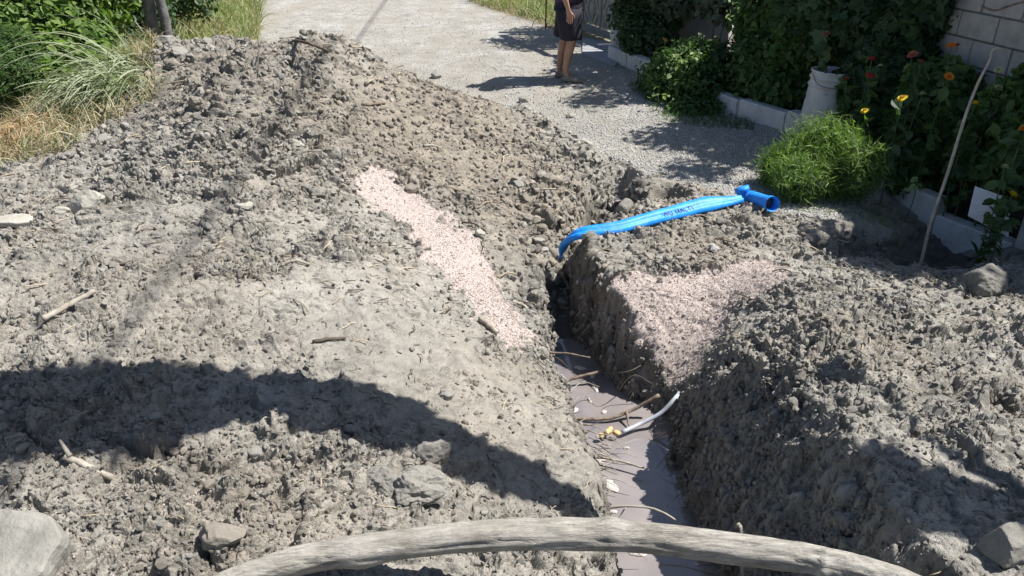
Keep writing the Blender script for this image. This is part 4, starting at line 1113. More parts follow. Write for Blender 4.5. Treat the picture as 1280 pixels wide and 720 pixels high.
# second added leaf mass, casting the left shadow band, on the same tree
te = bpy.data.objects['tree']
foliage('shade_foliage', M['leaf_mid'], bb, 62000, .048, 62, T_OVAL, te, shell=.25, origin=(4.1, 1.3, .2), lump=.25, rnd=1.2)
MB().tube([p - Vector((4.1, 1.3, .2)) for p in curve([Vector((3.6, 1.4, 2.8))] + [Vector(b[0]) for b in bb[::-1]], 40)], [.05 * (1 - i / 50) for i in range(40)], 8).build('limb', M['bark'], te)

GT = [ # garden trees behind the wall: base, crown blobs (x,y,z,r)
 ((4.6, 7.2, 0), [(3.9,7.4,3.1,.55),(4.65,8.1,3.6,.55),(4.5,7.0,3.6,.7),(3.8,6.7,2.9,.32),(4.9,7.6,3.6,.6),(3.35,7.2,3.0,.36),(3.45,6.3,3.0,.3)], 7800),
 ((3.9, 9.9, 0), [(3.3,9.4,3.2,.55),(2.75,9.9,3.0,.42),(3.8,9.9,3.6,.7),(3.3,10.6,3.3,.6),(4.3,9.3,3.4,.6),(2.9,8.7,3.0,.36),(2.45,9.5,2.9,.32)], 7800),
 ((3.4, 12.6, 0), [(2.1,11.8,2.9,.45),(2.8,12.2,3.3,.6),(3.3,12.9,3.6,.7),(2.5,13.0,3.2,.5),(1.7,12.2,2.8,.35)], 5200),
 ((5.3, 4.9, .05), [(4.5,4.9,3.2,.5),(5.0,4.5,3.4,.6),(4.2,4.5,3.0,.35),(5.3,5.1,3.6,.6),(4.75,4.45,3.1,.45),(5.1,4.1,3.2,.42),(5.0,3.6,3.2,.28)], 7500)]
GL = ['tree behind the block wall across from the green feathery bush', 'tree behind the block wall by the low bush with pale tips', 'tree by the carved gate shading the road beside the man', 'tree behind the block wall shading the pit by the kerb']
for i, (b_, bl, n_) in enumerate(GT):
    tree('tree', GL[i], b_, [[b_, (b_[0] - .05, b_[1], 1.4), (b_[0] - .2, b_[1] + .1, 2.7)]], [((q[0], q[1], q[2]), q[3], q[3], q[3] * .7) for q in bl], n_, .085, 70 + i, group='trees behind the garden wall', shell=.35)

# unseen overhead cable, added for the thin shadow across the left heap
M['cable'] = simple('cable', [(0, (.02, .02, .02)), (1, (.04, .04, .04))], 5, .6, 0)
c0, c1 = over(396, 78, 9.5), over(196, 372, 9.3)
dv = (c1 - c0); cb = [Vector(c0 - dv * 6), Vector(c0 - dv * 1.5), Vector(c0), Vector(c1), Vector(c1 + dv * 1.5), Vector(c1 + dv * 6)]
tag(MB().tube(cb, .016, 8).build('cable', M['cable']), 'added unseen black cable overhead, placed for its thin shadow on the left heap', 'cable')

# ------------------------------------------------------------ block wall
M['block'] = simple('block', [(.3, (.27, .26, .25)), (.5, (.35, .34, .33)), (.75, (.42, .41, .395))], 7, .92, .6, .005, per_obj=.10)
M['mortar'] = simple('mortar', [(.3, (.10, .098, .09)), (.7, (.17, .165, .155))], 16, .95, .5, .004)
wl0, wl1 = np.array([4.62, 2.4]), np.array([2.93, 10.1])
wd = (wl1 - wl0); WL = np.linalg.norm(wd); wd /= WL; wn_ = np.array([-wd[1], wd[0]])
if wn_[0] > 0: wn_ = -wn_
wall = empty('block_wall', (wl0[0], wl0[1], 0), math.atan2(wd[1], wd[0]))
tag(wall, 'grey concrete block wall behind the shaded flower bed', 'wall')
MB().box((WL / 2, 0, .98), (WL, .14, 2.16)).build('mortar', M['mortar'], wall, smooth=False)
def block_mesh(L, seed):
    bm = bmesh.new(); bmesh.ops.create_cube(bm, size=1)
    for v in bm.verts: v.co = Vector((v.co.x * (L - .012), v.co.y * .16, v.co.z * .186))
    bmesh.ops.bevel(bm, geom=bm.edges[:], offset=.005, segments=1, affect='EDGES')
    me = bpy.data.meshes.new('block'); bm.to_mesh(me); bm.free(); me.materials.append(M['block']); return me
BLK = block_mesh(.4, 0); BH = block_mesh(.2, 1)
r_ = random.Random(5); nb = int(WL / .4)
for rw in range(11):
    off = .2 * (rw % 2)
    if off: link('block', BH, wall, (.1, 0, .1 + rw * .2 - .0))
    for k in range(nb - (1 if off else 0)):
        link('block', BLK, wall, (off + .2 + k * .4, r_.uniform(-.002, .003), .1 + rw * .2))

# ------------------------------------------------------------ kerb of short cast sections
M['whitewash'] = simple('whitewash', [(.3, (.42, .42, .43)), (.5, (.56, .56, .57)), (.75, (.64, .64, .65))], 8, .8, .4, .003, per_obj=.08)
kpath = curve([(q[0], q[1], 0) for q in KERB_W], 200)
kc = [0]
for i in range(199): kc.append(kc[-1] + (kpath[i + 1] - kpath[i]).length)
ki = empty('garden_kerb', (2.5, 7.2, 0)); tag(ki, 'low whitewashed concrete kerb along the flower bed', 'kerb')
nk = int(kc[-1] / .62)
for k in range(nk):
    s0_, s1_ = k * .62 + .004, (k + 1) * .62 - .004
    P0 = Vector([np.interp(s0_, kc, [p[j] for p in kpath]) for j in range(3)]); P1 = Vector([np.interp(s1_, kc, [p[j] for p in kpath]) for j in range(3)])
    mid = (P0 + P1) / 2; L = (P1 - P0).length; an = math.atan2(P1.y - P0.y, P1.x - P0.x)
    zb = float(ZT(mid.x, mid.y)[0])
    zb -= .05
    bm = bmesh.new(); bmesh.ops.create_cube(bm, size=1)
    for v in bm.verts: v.co = Vector((v.co.x * L, v.co.y * .13, v.co.z * .42))
    bmesh.ops.bevel(bm, geom=bm.edges[:], offset=.012, segments=2, affect='EDGES')
    bmesh.ops.subdivide_edges(bm, edges=[e_ for e_ in bm.edges if e_.calc_length() > .3], cuts=6)
    for v in bm.verts: v.co += Vector((0, 1, .5)) * .004 * float(fbm(np.array([[v.co.x * 8 + k, v.co.y * 8, v.co.z * 8]]), 2, 3)[0])
    me = bpy.data.meshes.new('kerb_section'); bm.to_mesh(me); bm.free(); me.materials.append(M['whitewash'])
    o = link('kerb_section', me, ki); o.location = Vector((mid.x - 2.5, mid.y - 7.2, zb + .0 + random.uniform(-.006, .006))); o.rotation_euler = (random.uniform(-.02, .02), 0, an)
# white board leaning on the kerb end
M['white_board'] = simple('white_board', [(.3, (.60, .60, .63)), (.7, (.70, .70, .73))], 5, .5, .1, .002)
A_, B_, C_, D_ = [Vector(aty(px, py, z)) for (px, py, z) in [(1222,231,4.99),(1265,246,4.80),(1263,294,4.72),(1213,268,4.92)]]
for q_ in (A_, B_, C_, D_): q_ += Vector((-.03, -.03, 0))
nrm = (B_ - A_).cross(D_ - A_).normalized() * .012
s = MB(); s.add([tuple(v) for v in (A_, B_, C_, D_, A_ - nrm, B_ - nrm, C_ - nrm, D_ - nrm)], [(0, 1, 2, 3), (7, 6, 5, 4), (0, 4, 5, 1), (1, 5, 6, 2), (2, 6, 7, 3), (3, 7, 4, 0)])
tag(s.build('board', M['white_board'], smooth=False), 'clean white square board leaning against the kerb above the pit', 'board')

# concrete apron in front of the gate
M['apron'] = simple('apron', [(.3, (.26, .27, .29)), (.7, (.34, .35, .37))], 6, .9, .3, .003)
ap = [atz(728,47,.03), atz(790,56,.03), atz(768,82,.03), atz(728,66,.03)]
s = MB(); s.add([tuple(p) for p in ap] + [(p[0], p[1], -.1) for p in ap], [(3, 2, 1, 0), (0, 1, 5, 4), (1, 2, 6, 5), (2, 3, 7, 6), (3, 0, 4, 7)])
tag(s.build('pavement', M['apron'], smooth=False), kind='structure')

# ------------------------------------------------------------ carved gate
M['gate_frame'] = simple('gate_frame', [(.3, (.15, .155, .16)), (.7, (.22, .225, .23))], 12, .7, .3, .003)
M['gate_panel'] = simple('gate_panel', [(.3, (.17, .16, .15)), (.5, (.25, .24, .22)), (.7, (.33, .32, .30))], 22, .7, .5, .004)
g0, g1 = atz(729,37,.05), atz(800,62,.05)
gd = g1 - g0; GLn = np.hypot(gd[0], gd[1]); ga = math.atan2(gd[1], gd[0])
gt = empty('gate', g0, ga); tag(gt, 'grey gate with carved oval relief panels behind the man', 'gate')
s = MB(); s.box((GLn / 2, 0, .05), (GLn, .07, .10)); s.box((GLn / 2, .0, .64), (GLn, .065, .07)); s.box((GLn / 2, 0, 1.95), (GLn, .07, .1))
nP = 3
for k in range(nP + 1): s.box((k * GLn / nP, .002, 1.0), (.05, .06, 2.0))
s.build('frame', M['gate_frame'], gt, smooth=False)
s = MB()
for k in range(14): s.box(((k + .5) * GLn / 14, .01, 1.3), (.02, .02, 1.22))
s.build('bars', M['cable'], gt, smooth=False)
for k in range(nP):
    cx = (k + .5) * GLn / nP; w = GLn / nP - .09
    s = MB().box((cx, .0, .35), (w, .03, .44))
    po_ = s.build('panel', M['gate_panel'], gt, smooth=False)
    s = MB()
    # raised oval and scrolls
    ov = [Vector((cx + math.cos(t) * w * .22, -.02, .35 + math.sin(t) * .15)) for t in np.linspace(0, 2 * math.pi, 25)]
    s.tube(ov, .012, 6, caps=False)
    V_, F_ = ICO[3]; s.add(V_ * np.array([w * .17, .022, .12]) + np.array([cx, -.015, .35]), [], F_)
    for sx in (-1, 1):
        for sz in (-1, 1):
            s.tube(curve([Vector((cx + sx * w * .42, -.02, .35 + sz * .19)), Vector((cx + sx * w * .25, -.022, .35 + sz * .19)), Vector((cx + sx * w * .36, -.02, .35 + sz * .12)), Vector((cx + sx * w * .42, -.02, .35 + sz * .05))], 12), .009, 5)
    s.build('relief', M['gate_panel'], po_)
# grey post at the gate
s = MB().box((0, 0, 1.0), (.12, .14, 2.0)); q = atz(727, 38, 0)
tag(s.build('gate_post', M['gate_frame'], smooth=False, loc=(q[0], q[1], 0)), 'pale grey square post left of the carved gate, behind the man', 'post')
# short return of the wall between gate and garden wall
w0, w1 = Vector((2.86, 10.35, 0)), Vector((g1[0] + .05, g1[1], 0)); wv = w1 - w0
tag(MB().box((wv.length / 2, 0, .95), (wv.length, .18, 2.2)).build('rendered_wall', M['block'], smooth=False, loc=w0), 'short rendered wall end between the carved gate and the block wall', 'wall').rotation_euler = (0, 0, math.atan2(wv.y, wv.x))
# thin fence post and wire hoop in the grass beyond the road
q = atz(682, 36, 0); s = MB().tube([(0, 0, 0), (0, 0, 1.3)], .012, 8)
fp = s.build('fence_post', M['dark_stick'], loc=(q[0], q[1], 0)); tag(fp, 'thin dark upright post in the grass left of the man', 'post')
q2 = atz(676, 33, 0)
s = MB().tube([Vector((math.cos(t) * .12, 0, math.sin(t) * .14)) for t in np.linspace(0, math.pi, 14)], .006, 5)
tag(s.build('wire_hoop', M['dark_stick'], loc=(q2[0] - .02, q2[1], 0)), 'small wire hoop stuck in the grass beside the thin post', 'hoop')

# crumpled plastic bag on the kerb start
m, nt, b = new_mat('bag_plastic'); co = coords(nt)
nt.links.new(ramp(nt, noise(nt, co, 14, 4), [(.3, (.34, .37, .40)), (.7, (.55, .58, .62))]), b.inputs['Base Color']); b.inputs['Roughness'].default_value = .25
bump(nt, b, noise(nt, co, 16, 5, .6, 1.5), .8, .02); M['bag'] = m
V_, F_ = ICO[4]; V_ = V_.copy(); V_ *= (1 + .16 * fbm(V_ * 2.2, 3, 44) + .07 * np.abs(fbm(V_ * 6, 3, 45)))[:, None]
V_ *= np.where(V_[:, 2:3] > .3, 1 - .35 * (V_[:, 2:3] - .3), 1) * np.array([.16, .14, .19])
q = atz(777, 66, .12); s = MB().add(V_, [], F_); tag(s.build('plastic_bag', M['bag'], loc=(q[0] + .02, q[1] + .12, .33)), 'crumpled pale plastic bag on the far end of the kerb', 'bag')

# ------------------------------------------------------------ bucket on the kerb
M['bucket'] = simple('bucket', [(.3, (.36, .37, .37)), (.5, (.48, .49, .49)), (.75, (.56, .57, .56))], 9, .6, .3, .003)
bk = atz(1023, 168, .10); zb = .12
bke = empty('bucket', (bk[0] + .02, bk[1] + .05, zb)); bke.scale = (1.14, 1.14, 1.17); bke.rotation_euler = (0, math.radians(2), 0)
tag(bke, 'weathered white plastic bucket standing on the kerb among the bushes', 'bucket')
prof = [(0, 0), (.165, 0), (.17, .01), (.160, .18), (.152, .33), (.151, .345), (.162, .35), (.162, .36), (.150, .365), (.149, .40), (.160, .405), (.160, .415), (.148, .42), (.147, .445), (.157, .45), (.157, .462), (.147, .464), (.140, .455), (.138, .40), (.145, .05), (0, .04)]
k = 40; V_ = [(r__ * math.cos(2 * math.pi * i / k), r__ * math.sin(2 * math.pi * i / k), z_) for (r__, z_) in prof for i in range(k)]
F_ = [(a * k + i, a * k + (i + 1) % k, (a + 1) * k + (i + 1) % k, (a + 1) * k + i) for a in range(len(prof) - 1) for i in range(k)]
MB().add(V_, F_).build('body', M['bucket'], bke)
s = MB(); s.box((-.10, -.115, .475), (.012, .012, .03)); s.box((-.03, -.15, .475), (.012, .012, .035))
s.build('lug', M['cable'], bke, smooth=False)
MB().tube(curve([(-.16, -.02, .44), (-.14, -.12, .38), (-.04, -.165, .36), (.08, -.15, .37), (.15, -.05, .43)], 20), .0025, 5).build('handle', M['cable'], bke)

# ------------------------------------------------------------ garden plants
bush('climbing_vine', 'very dark small leaved climber hanging over the wall end by the plastic bag', 'climber', M['leaf_dark'], [B(800,18,10.4,.40),(B(815,-30,10.5,.55)),B(795,48,10.0,.26),B(832,0,10.3,.40),B(826,45,9.9,.24)], 9000, .055, 1, stems=6, up=.3)
bush('flowering_bush', 'low bush with pale sunlit tips left of the first stretch of kerb', 'bush', M['leaf_mid'], [B(845,98,8.4,.36),B(880,108,8.2,.34),B(825,95,8.7,.26),B(868,80,8.6,.34),B(895,75,8.6,.26),B(870,135,7.9,.30,.25,.12)], 8500, .05, 2, T_OVAL, up=.5)
bush('hedge_bush', 'large dark green bush behind the kerb left of the bucket', 'bush', M['leaf_mid'], [B(965,70,7.9,.36),B(990,110,7.55,.33),B(1005,55,7.7,.42),B(952,105,7.8,.25),B(1025,35,7.4,.38),B(985,10,8.0,.42),B(1015,135,7.45,.22),B(955,30,8.2,.3)], 12000, .075, 3, T_OVAL, up=.6)
bush('broad_leaved_bush', 'broad leaved dark bush overhanging the right side of the bucket', 'bush', M['leaf_dark'], [B(1080,110,6.65,.26),B(1105,140,6.4,.26),B(1062,140,6.75,.17),B(1110,90,6.7,.30),B(1075,160,6.4,.2)], 3600, .11, 4, T_LOBE, up=.6, stems=4)
bush('wall_vine', 'big leaved vine spreading over the top of the wall above the bucket', 'vine', M['leaf_dark'], [B(1050,20,7.2,.36),B(1095,10,7.1,.38),B(1135,25,6.9,.33),B(1165,5,6.8,.30),B(1020,0,7.5,.35),B(1090,55,7.0,.3),B(1130,60,6.7,.22)], 5200, .12, 5, T_LOBE, up=.5, stems=5)
bush('grey_leaved_vine', 'pale grey leaved creeper hanging over the block wall behind the low bush', 'vine', M['leaf_grey'], [B(912,8,8.9,.22),B(930,25,8.75,.18),B(895,-5,9.1,.25),B(945,-5,8.8,.25),B(860,0,9.6,.24),B(835,5,9.8,.2)], 1500, .09, 6, T_OVAL, up=.5, stems=4, inner=False)
bush('tall_leafy_plants', 'dense dark flower stand at the wall foot right of the broad leaved bush', 'bush', M['leaf_mid'], [B(1145,150,6.15,.26),B(1175,190,5.85,.24),B(1125,195,6.0,.22),B(1200,160,5.8,.23),B(1225,200,5.4,.2),B(1165,110,6.3,.26),B(1140,225,5.75,.17),B(1195,110,6.1,.18)], 8000, .085, 7, T_OVAL, up=.5)
bush('edge_bush', 'leafy plants at the right edge of the picture behind the white board', 'bush', M['leaf_mid'], [B(1265,130,5.3,.18),B(1285,170,5.0,.2),B(1255,200,5.1,.16),B(1290,230,4.9,.18),B(1300,110,5.2,.2),B(1240,160,5.5,.15)], 3200, .08, 8, T_OVAL, up=.5)
# feathery bush
cb_ = [B(1010,212,5.55,.26),B(1050,205,5.55,.27),B(975,212,5.7,.18),B(1030,185,5.65,.24),B(1065,225,5.45,.17),B(1000,225,5.4,.2)]
fb = bush('feathery_bush', 'low feathery bright green bush sunlit on top beside the blue tee fitting', 'bush', M['leaf_feather'], cb_, 30000, .085, 9, T_THIN, up=.5, shell=.5, rnd=1.2, droop=-.5, lump=.7)
base_c = np.array(fb.location)
for (px, py, h_) in [(1042,176,.1),(1010,195,.05),(1060,190,.05),(985,205,.04)]:
    q = aty(px, py, 5.55) - base_c; rr = np.random.default_rng(int(px))
    n = 26; P = np.tile(q - np.array([0, 0, .05]), (n, 1)) + rr.normal(size=(n, 3)) * .012 + np.array([0, 0, 1]) * (rr.random((n, 1)) * h_)
    V_, F_, lv = leaves_arrays(P, rr.normal(size=(n, 3)) + np.array([0, 0, .6]), np.full(n, .06), T_OVAL, rr, -.9)
    link('bright_shoot', mesh_np('bright_shoot', V_, F_, M['leaf_pale'], False, {'lv': lv}), fb)
# low green fringe under bushes
def ground_blades(name, mat, poly, n, Lr, Wd, seed, bend=1.2, minz=None, world_poly=None, headfn=None):
    r = np.random.default_rng(seed)
    PW = np.array(world_poly if world_poly is not None else [G(*q)[:2] for q in poly])
    lo, hi = PW.min(0), PW.max(0); pts = []
    tot = 0
    while tot < n:
        c_ = r.uniform(lo, hi, (n * 2, 2)); k = inpoly(c_[:, 0], c_[:, 1], PW) > 0
        k &= (vnoise(np.stack([c_[:, 0] * 3, c_[:, 1] * 3, 0 * c_[:, 0]], 1), seed) + r.uniform(-.6, 1.0, len(c_))) > -.1
        pts.append(c_[k]); tot += k.sum()
    c_ = np.concatenate(pts)[:n]
    P = np.stack([c_[:, 0], c_[:, 1], ZT(c_[:, 0], c_[:, 1]) - .005], 1)
    hd = r.normal(size=(n, 2)) if headfn is None else headfn(r, n)
    L = r.uniform(Lr[0], Lr[1], n)
    return blades(name, mat, P, hd, L, np.full(n, Wd) * r.uniform(.6, 1.3, n), np.full(n, bend), seed, segs=4)
tag(ground_blades('grass', M['green_grass'], None, 700, (.03, .10), .004, 31, world_poly=[(1.8,5.2),(2.9,5.1),(3.0,5.5),(2.0,5.6)]), kind='stuff')
tag(ground_blades('grass', M['leaf_mid'], None, 2200, (.03, .12), .006, 32, world_poly=[(1.55,7.5),(2.3,7.1),(2.5,7.7),(1.6,9.2),(1.35,9.0)]), kind='stuff')

# zinnias: stems, leaves and flower heads
PET = {}
def flower_mesh(name, colr, r0=.036):
    m = simple('petal_' + name, [(.2, tuple(c_ * .75 for c_ in colr)), (.8, colr)], 40, .6, .2, .002)
    s = MB(); r_ = random.Random(3)
    for ring, (cnt_, rad, el_) in enumerate([(14, 1.0, .12), (12, .82, .45), (10, .62, .8), (8, .40, 1.1)]):
        for i in range(cnt_):
            a_ = 2 * math.pi * i / cnt_ + ring * .3 + r_.uniform(-.1, .1); L = r0 * rad
            u = np.array([math.cos(a_), math.sin(a_), 0]); v = np.array([-math.sin(a_), math.cos(a_), 0]); w = np.array([0, 0, 1.])
            d_ = u * math.cos(el_) + w * math.sin(el_); hw = r0 * .22
            z0_ = w * ring * r0 * .09
            s.add([z0_ + d_ * L * .1 - v * hw * .4, z0_ + d_ * L * .7 - v * hw, z0_ + d_ * L, z0_ + d_ * L * .7 + v * hw, z0_ + d_ * L * .1 + v * hw * .4], [(0, 1, 3, 4)], [(1, 2, 3)])
    me = s.mesh('flower', m, False)
    cm = simple('flower_centre_' + name, [(0, (.25, .12, .03)), (1, (.40, .22, .04))], 80, .8, .3, .001)
    V_, F_ = ICO[2]; c_ = MB().add(V_ * np.array([.3, .3, .25]) * r0 + np.array([0, 0, r0 * .42]), [], F_).mesh('flower_centre', cm, True)
    return me, c_
FM = {'yellow': flower_mesh('yellow', (.75, .58, .03)), 'orange': flower_mesh('orange', (.78, .26, .02)), 'red': flower_mesh('red', (.40, .03, .04)), 'pale': flower_mesh('pale', (.50, .55, .30)), 'pink': flower_mesh('pink', (.48, .12, .10))}
def zinnia(px, py, yy, colr, bx, label, seed, size=1.0, leafy=8, mat='leaf_mid', tip=None, extra=()):
    """flower head seen at px,py standing at distance yy; bx shifts the foot"""
    yy -= .22; hp = Vector(aty(px, py, yy)); foot = Vector((hp.x + bx, hp.y + .03, 0)); foot.z = float(ZT(foot.x, foot.y)[0])
    e = empty('zinnia', foot); tag(e, label, 'flower', 'zinnias in the flower bed')
    r_ = random.Random(seed); rr = np.random.default_rng(seed)
    top = hp - foot; mid = top * .5 + Vector((r_.uniform(-.03, .03), r_.uniform(-.03, .03), .02))
    stp = curve([Vector((0, 0, -.03)), mid, top], 14)
    MB().tube(stp, [.0055 - .0002 * i for i in range(14)], 6).build('stem', M['stem'], e)
    f, c_ = FM[colr]
    o = link('flower', f, e, top); o.scale = (size,) * 3; o.rotation_euler = (r_.uniform(.1, .7), r_.uniform(-.4, .2), r_.uniform(0, 6))
    link('flower_centre', c_, o)
    n = leafy * 2; t = np.linspace(.25, .93, n)
    P = np.array([tuple(stp[int(q * 13)].lerp(stp[min(13, int(q * 13) + 1)], q * 13 % 1)) for q in t])
    Tn = rr.normal(size=(n, 3)); Tn[:, 2] = .9
    V_, F_, lv = leaves_arrays(P, Tn, rr.uniform(.07, .13, n), T_OVAL, rr, .15)
    link('leaves', mesh_np('leaves', V_, F_, M[mat], False, {'lv': lv}), e)
    for (ex, ey, ec, es) in extra:
        q = Vector(aty(ex, ey, yy)) - foot
        MB().tube(curve([stp[8], (stp[8] + q) / 2 + Vector((0, 0, -.02)), q], 8), .0032, 5).build('side_stem', M['stem'], e)
        f, c_ = FM[ec]; o = link('flower', f, e, q); o.scale = (es,) * 3; o.rotation_euler = (r_.uniform(.1, .7), r_.uniform(-.4, .2), 0); link('flower_centre', c_, o)
    return e
ZI = [(1128,124,5.7,'yellow',.04,'bright yellow zinnia on the tallest stem between bucket and bent reed',1.25),
 (1081,139,6.0,'yellow',.12,'small yellow zinnia leaning left just above the feathery bush',.95),
 (1189,58,5.9,'orange',.02,'orange zinnia highest against the block wall',1.1),(1186,96,5.8,'orange',-.02,'orange zinnia below the highest one, dark centred',1.1),
 (1219,130,5.5,'yellow',.03,'yellow zinnia just right of the bent reed',1.0),(1248,88,5.5,'pale',.04,'pale yellow zinnia right of the reed against the wall',.9),(1248,110,5.5,'pale',-.03,'lower pale yellow green zinnia right of the reed',.9),
 (1087,96,6.4,'red',.05,'large dark red zinnia right of the bucket',1.25),(1090,74,6.5,'red',-.04,'dark red zinnia above the large red one',.9),(1058,99,6.6,'red',.05,'small dark red zinnia close to the bucket rim',.8),
 (1033,43,7.0,'pink',.04,'dull pink red zinnia in front of the large bush above the bucket',1.0),(1141,69,6.2,'pink',.02,'dusky pink zinnia in the middle of the flower stand',1.3),(1151,78,6.1,'pink',.04,'smaller pink zinnia beside the dusky one',.9),(1197,57,5.9,'red',.03,'red zinnia touching the highest orange one',.7),
 (1265,244,4.7,'yellow',.02,'yellow zinnia on the plant in front of the white board',1.15),(1256,210,4.9,'pale',.0,'pale cream zinnia above the yellow one at the white board',1.1),(1280,161,5.0,'orange',.02,'orange zinnia cut by the right edge of the picture',1.1),
 (831,51,8.5,'orange',.02,'orange zinnia above the low bush near the dark climber',1.0),(896,47,8.4,'pale',.0,'pale flower head against the wall above the low bush',.9),(947,46,8.0,'pale',.03,'pale flower head left of the large bush',.8),(1153,118,5.9,'pale',.02,'flat whitish flower right of the brightest yellow zinnia',.9)]
for i, (px, py, yy, c_, bx, lb, sz) in enumerate(ZI):
    zinnia(px, py, yy, c_, bx, lb, 400 + i, sz, leafy=14 if px > 1180 else 11, mat='leaf_mid' if i % 2 else 'leaf_dark')
# pale sunlit shoots
def shoot(px, py, yy, label, seed, n=14, size=.07, spread=.05):
    q = aty(px, py, yy); foot = (q[0], q[1] + .04, float(ZT(q[0], q[1])[0])); e = empty('leafy_shoot', foot); tag(e, label, 'plant')
    MB().tube(curve([Vector((0, 0, -.02)), Vector(q) * .5 - Vector(foot) * .5 + Vector((.02, 0, 0)), Vector(q - np.array(foot))], 10), .004, 5).build('stem', M['stem'], e)
    rr = np.random.default_rng(seed); P = np.tile(q - np.array(foot), (n, 1)) + rr.normal(size=(n, 3)) * spread
    V_, F_, lv = leaves_arrays(P, rr.normal(size=(n, 3)) + np.array([0, 0, .8]), rr.uniform(.6, 1.2, n) * size, T_OVAL, rr, .2)
    link('leaves', mesh_np('leaves', V_, F_, M['leaf_pale'], False, {'lv': lv}), e)
shoot(868, 72, 8.15, 'pale sunlit leafy shoots on top of the low bush', 1, 34, .06, .09)
shoot(846, 80, 8.2, 'pale shoot left of the brightest tips of the low bush', 2, 12, .06, .05)
shoot(822, 118, 7.9, 'small bright shoot at the road side foot of the low bush', 3, 9, .06, .04)
shoot(913, 12, 8.4, 'whitish leaf tips at the top of the grey leaved creeper', 4, 9, .06, .05)
shoot(1147, 225, 5.35, 'pale wilted leaves at the foot of the flower stand', 5, 10, .07, .05)
shoot(1098, 92, 6.35, 'pale curled leaves beside the large dark red zinnia', 6, 7, .06, .035)
# bent reed stick
M['cane'] = simple('cane', [(.3, (.22, .20, .17)), (.7, (.42, .40, .36))], 20, .7, .3, .002)
rb = Vector(W(1150, 332, -.10)); ry = rb.y
rp = [rb + Vector((-.04, -.02, -.28)), rb] + [Vector(aty(px, py, ry + dy)) for (px, py, dy) in [(1163,280,.02),(1185,215,.05),(1205,150,.08),(1222,105,.1),(1236,78,.1),(1240,64,.1),(1246,60,.1),(1252,62,.1)]]
tag(MB().tube(curve(rp, 60), [.012 - .00013 * i for i in range(60)], 8, wob=.05, seed=2).build('cane', M['cane']), 'tall thin bent cane with a hooked tip standing in the pit', 'cane')
# vine stem on the wall, top right
tag(MB().tube(curve([Vector(aty(1226,8,6.0)), Vector(aty(1244,13,5.9)), Vector(aty(1262,7,5.8)), Vector(aty(1300,-4,5.6))], 20), [.008] * 20, 7, wob=.1).build('vine_stem', M['root']), 'bare brown vine stem hanging across the wall in the top right corner', 'stem')
# ------------------------------------------------------------ left side vegetation
bush('green_bush', 'sunlit bright green bush in the top left corner', 'bush', M['leaf_bright'], [B(15,25,7.6,.50),B(70,20,8.0,.50),B(115,55,7.8,.26),B(10,85,6.9,.26),B(60,-40,8.2,.7),B(110,10,8.4,.45),B(35,60,7.3,.30),B(100,85,7.3,.22),B(65,100,7.0,.2),B(130,75,7.6,.2)], 13500, .085, 201, T_OVAL, up=.7, stems=6)
bush('grassy_shrub', 'darker feathery green shrub at the left edge below the bright bush', 'bush', M['leaf_mid'], [B(0,90,6.5,.25),B(8,65,6.8,.25)], 3500, .09, 202, T_NARROW, up=.5, stems=3)
bush('shaded_shrub', 'dark shaded shrub behind the two trunks', 'bush', M['leaf_dark'], [B(140,15,10.2,.5),B(175,25,10.0,.42),B(155,-10,10.5,.6),B(150,45,9.6,.3),B(215,-20,11.5,.6)], 7000, .08, 203, T_OVAL, up=.5)
# two slim trunks of one tree
tb = atz(200, 60, .55)
e = empty('tree', (tb[0], tb[1], .4)); tag(e, 'tree with two slim grey trunks standing behind the left heap', 'tree'); o_ = Vector((tb[0], tb[1], .4))
yT = tb[1] + .25
for (pp, rr) in (([(196,62),(190,30),(185,0),(180,-40),(172,-110)], .066), ([(212,62),(207,30),(200,0),(192,-45),(188,-120)], .055)):
    t_ = [Vector(aty(px, py, yT)) - o_ for (px, py) in pp]; t_[0].z -= .2; t_.append(t_[-1] + Vector((-.05, .1, .8)))
    MB().tube(curve(t_, 40), [rr * (1 - .006 * i) for i in range(40)], 16, wob=.06, seed=int(rr * 1000)).build('trunk', M['bark'], e)
cr = [((tb[0] - .6, yT + .6, 3.2), .8, .8, .6), ((tb[0] + .1, yT + .5, 3.5), .7, .7, .6), ((tb[0] - .2, yT + 1.5, 3.4), .8, .8, .6)]
foliage('crown', M['leaf_mid'], cr, 9000, .09, 204, T_OVAL, e, origin=tuple(o_), shell=.4)
# drooping reed clump
rgen = np.random.default_rng(5)
n = 330; t = rgen.random(n)
src = np.array([GZ(px, py, .02) for (px, py) in [(165,80),(152,95),(138,108),(166,102),(160,118),(120,118),(142,90)]])
P = src[rgen.integers(0, len(src), n)] + rgen.normal(size=(n, 3)) * np.array([.10, .10, .03])
hd = np.stack([-.18 + rgen.normal(size=n) * .36, -1 + rgen.normal(size=n) * .3], 1)
base_ = tuple(src[0]); e = empty('reed_clump', base_); tag(e, 'clump of long grey green reed blades drooping over the left heap', 'reeds')
blades('blades', M['reed'], P, hd, rgen.uniform(.35, .95, n), np.full(n, .014), np.full(n, 1.35), 6, e, origin=base_, segs=9, up0=.22, jit=.25)
bpy.data.objects['blades']['kind'] = 'stuff'
n = 26; P2_ = src[rgen.integers(0, len(src), n)] + rgen.normal(size=(n, 3)) * .05; hd = np.stack([-1 + rgen.normal(size=n) * .5, -.2 + rgen.normal(size=n) * .5], 1)
blades('long_blades', M['reed'], P2_, hd, rgen.uniform(.9, 1.2, n), np.full(n, .012), np.full(n, 2.3), 7, e, origin=base_, segs=12, up0=1.4, jit=.2)['kind'] = 'stuff'
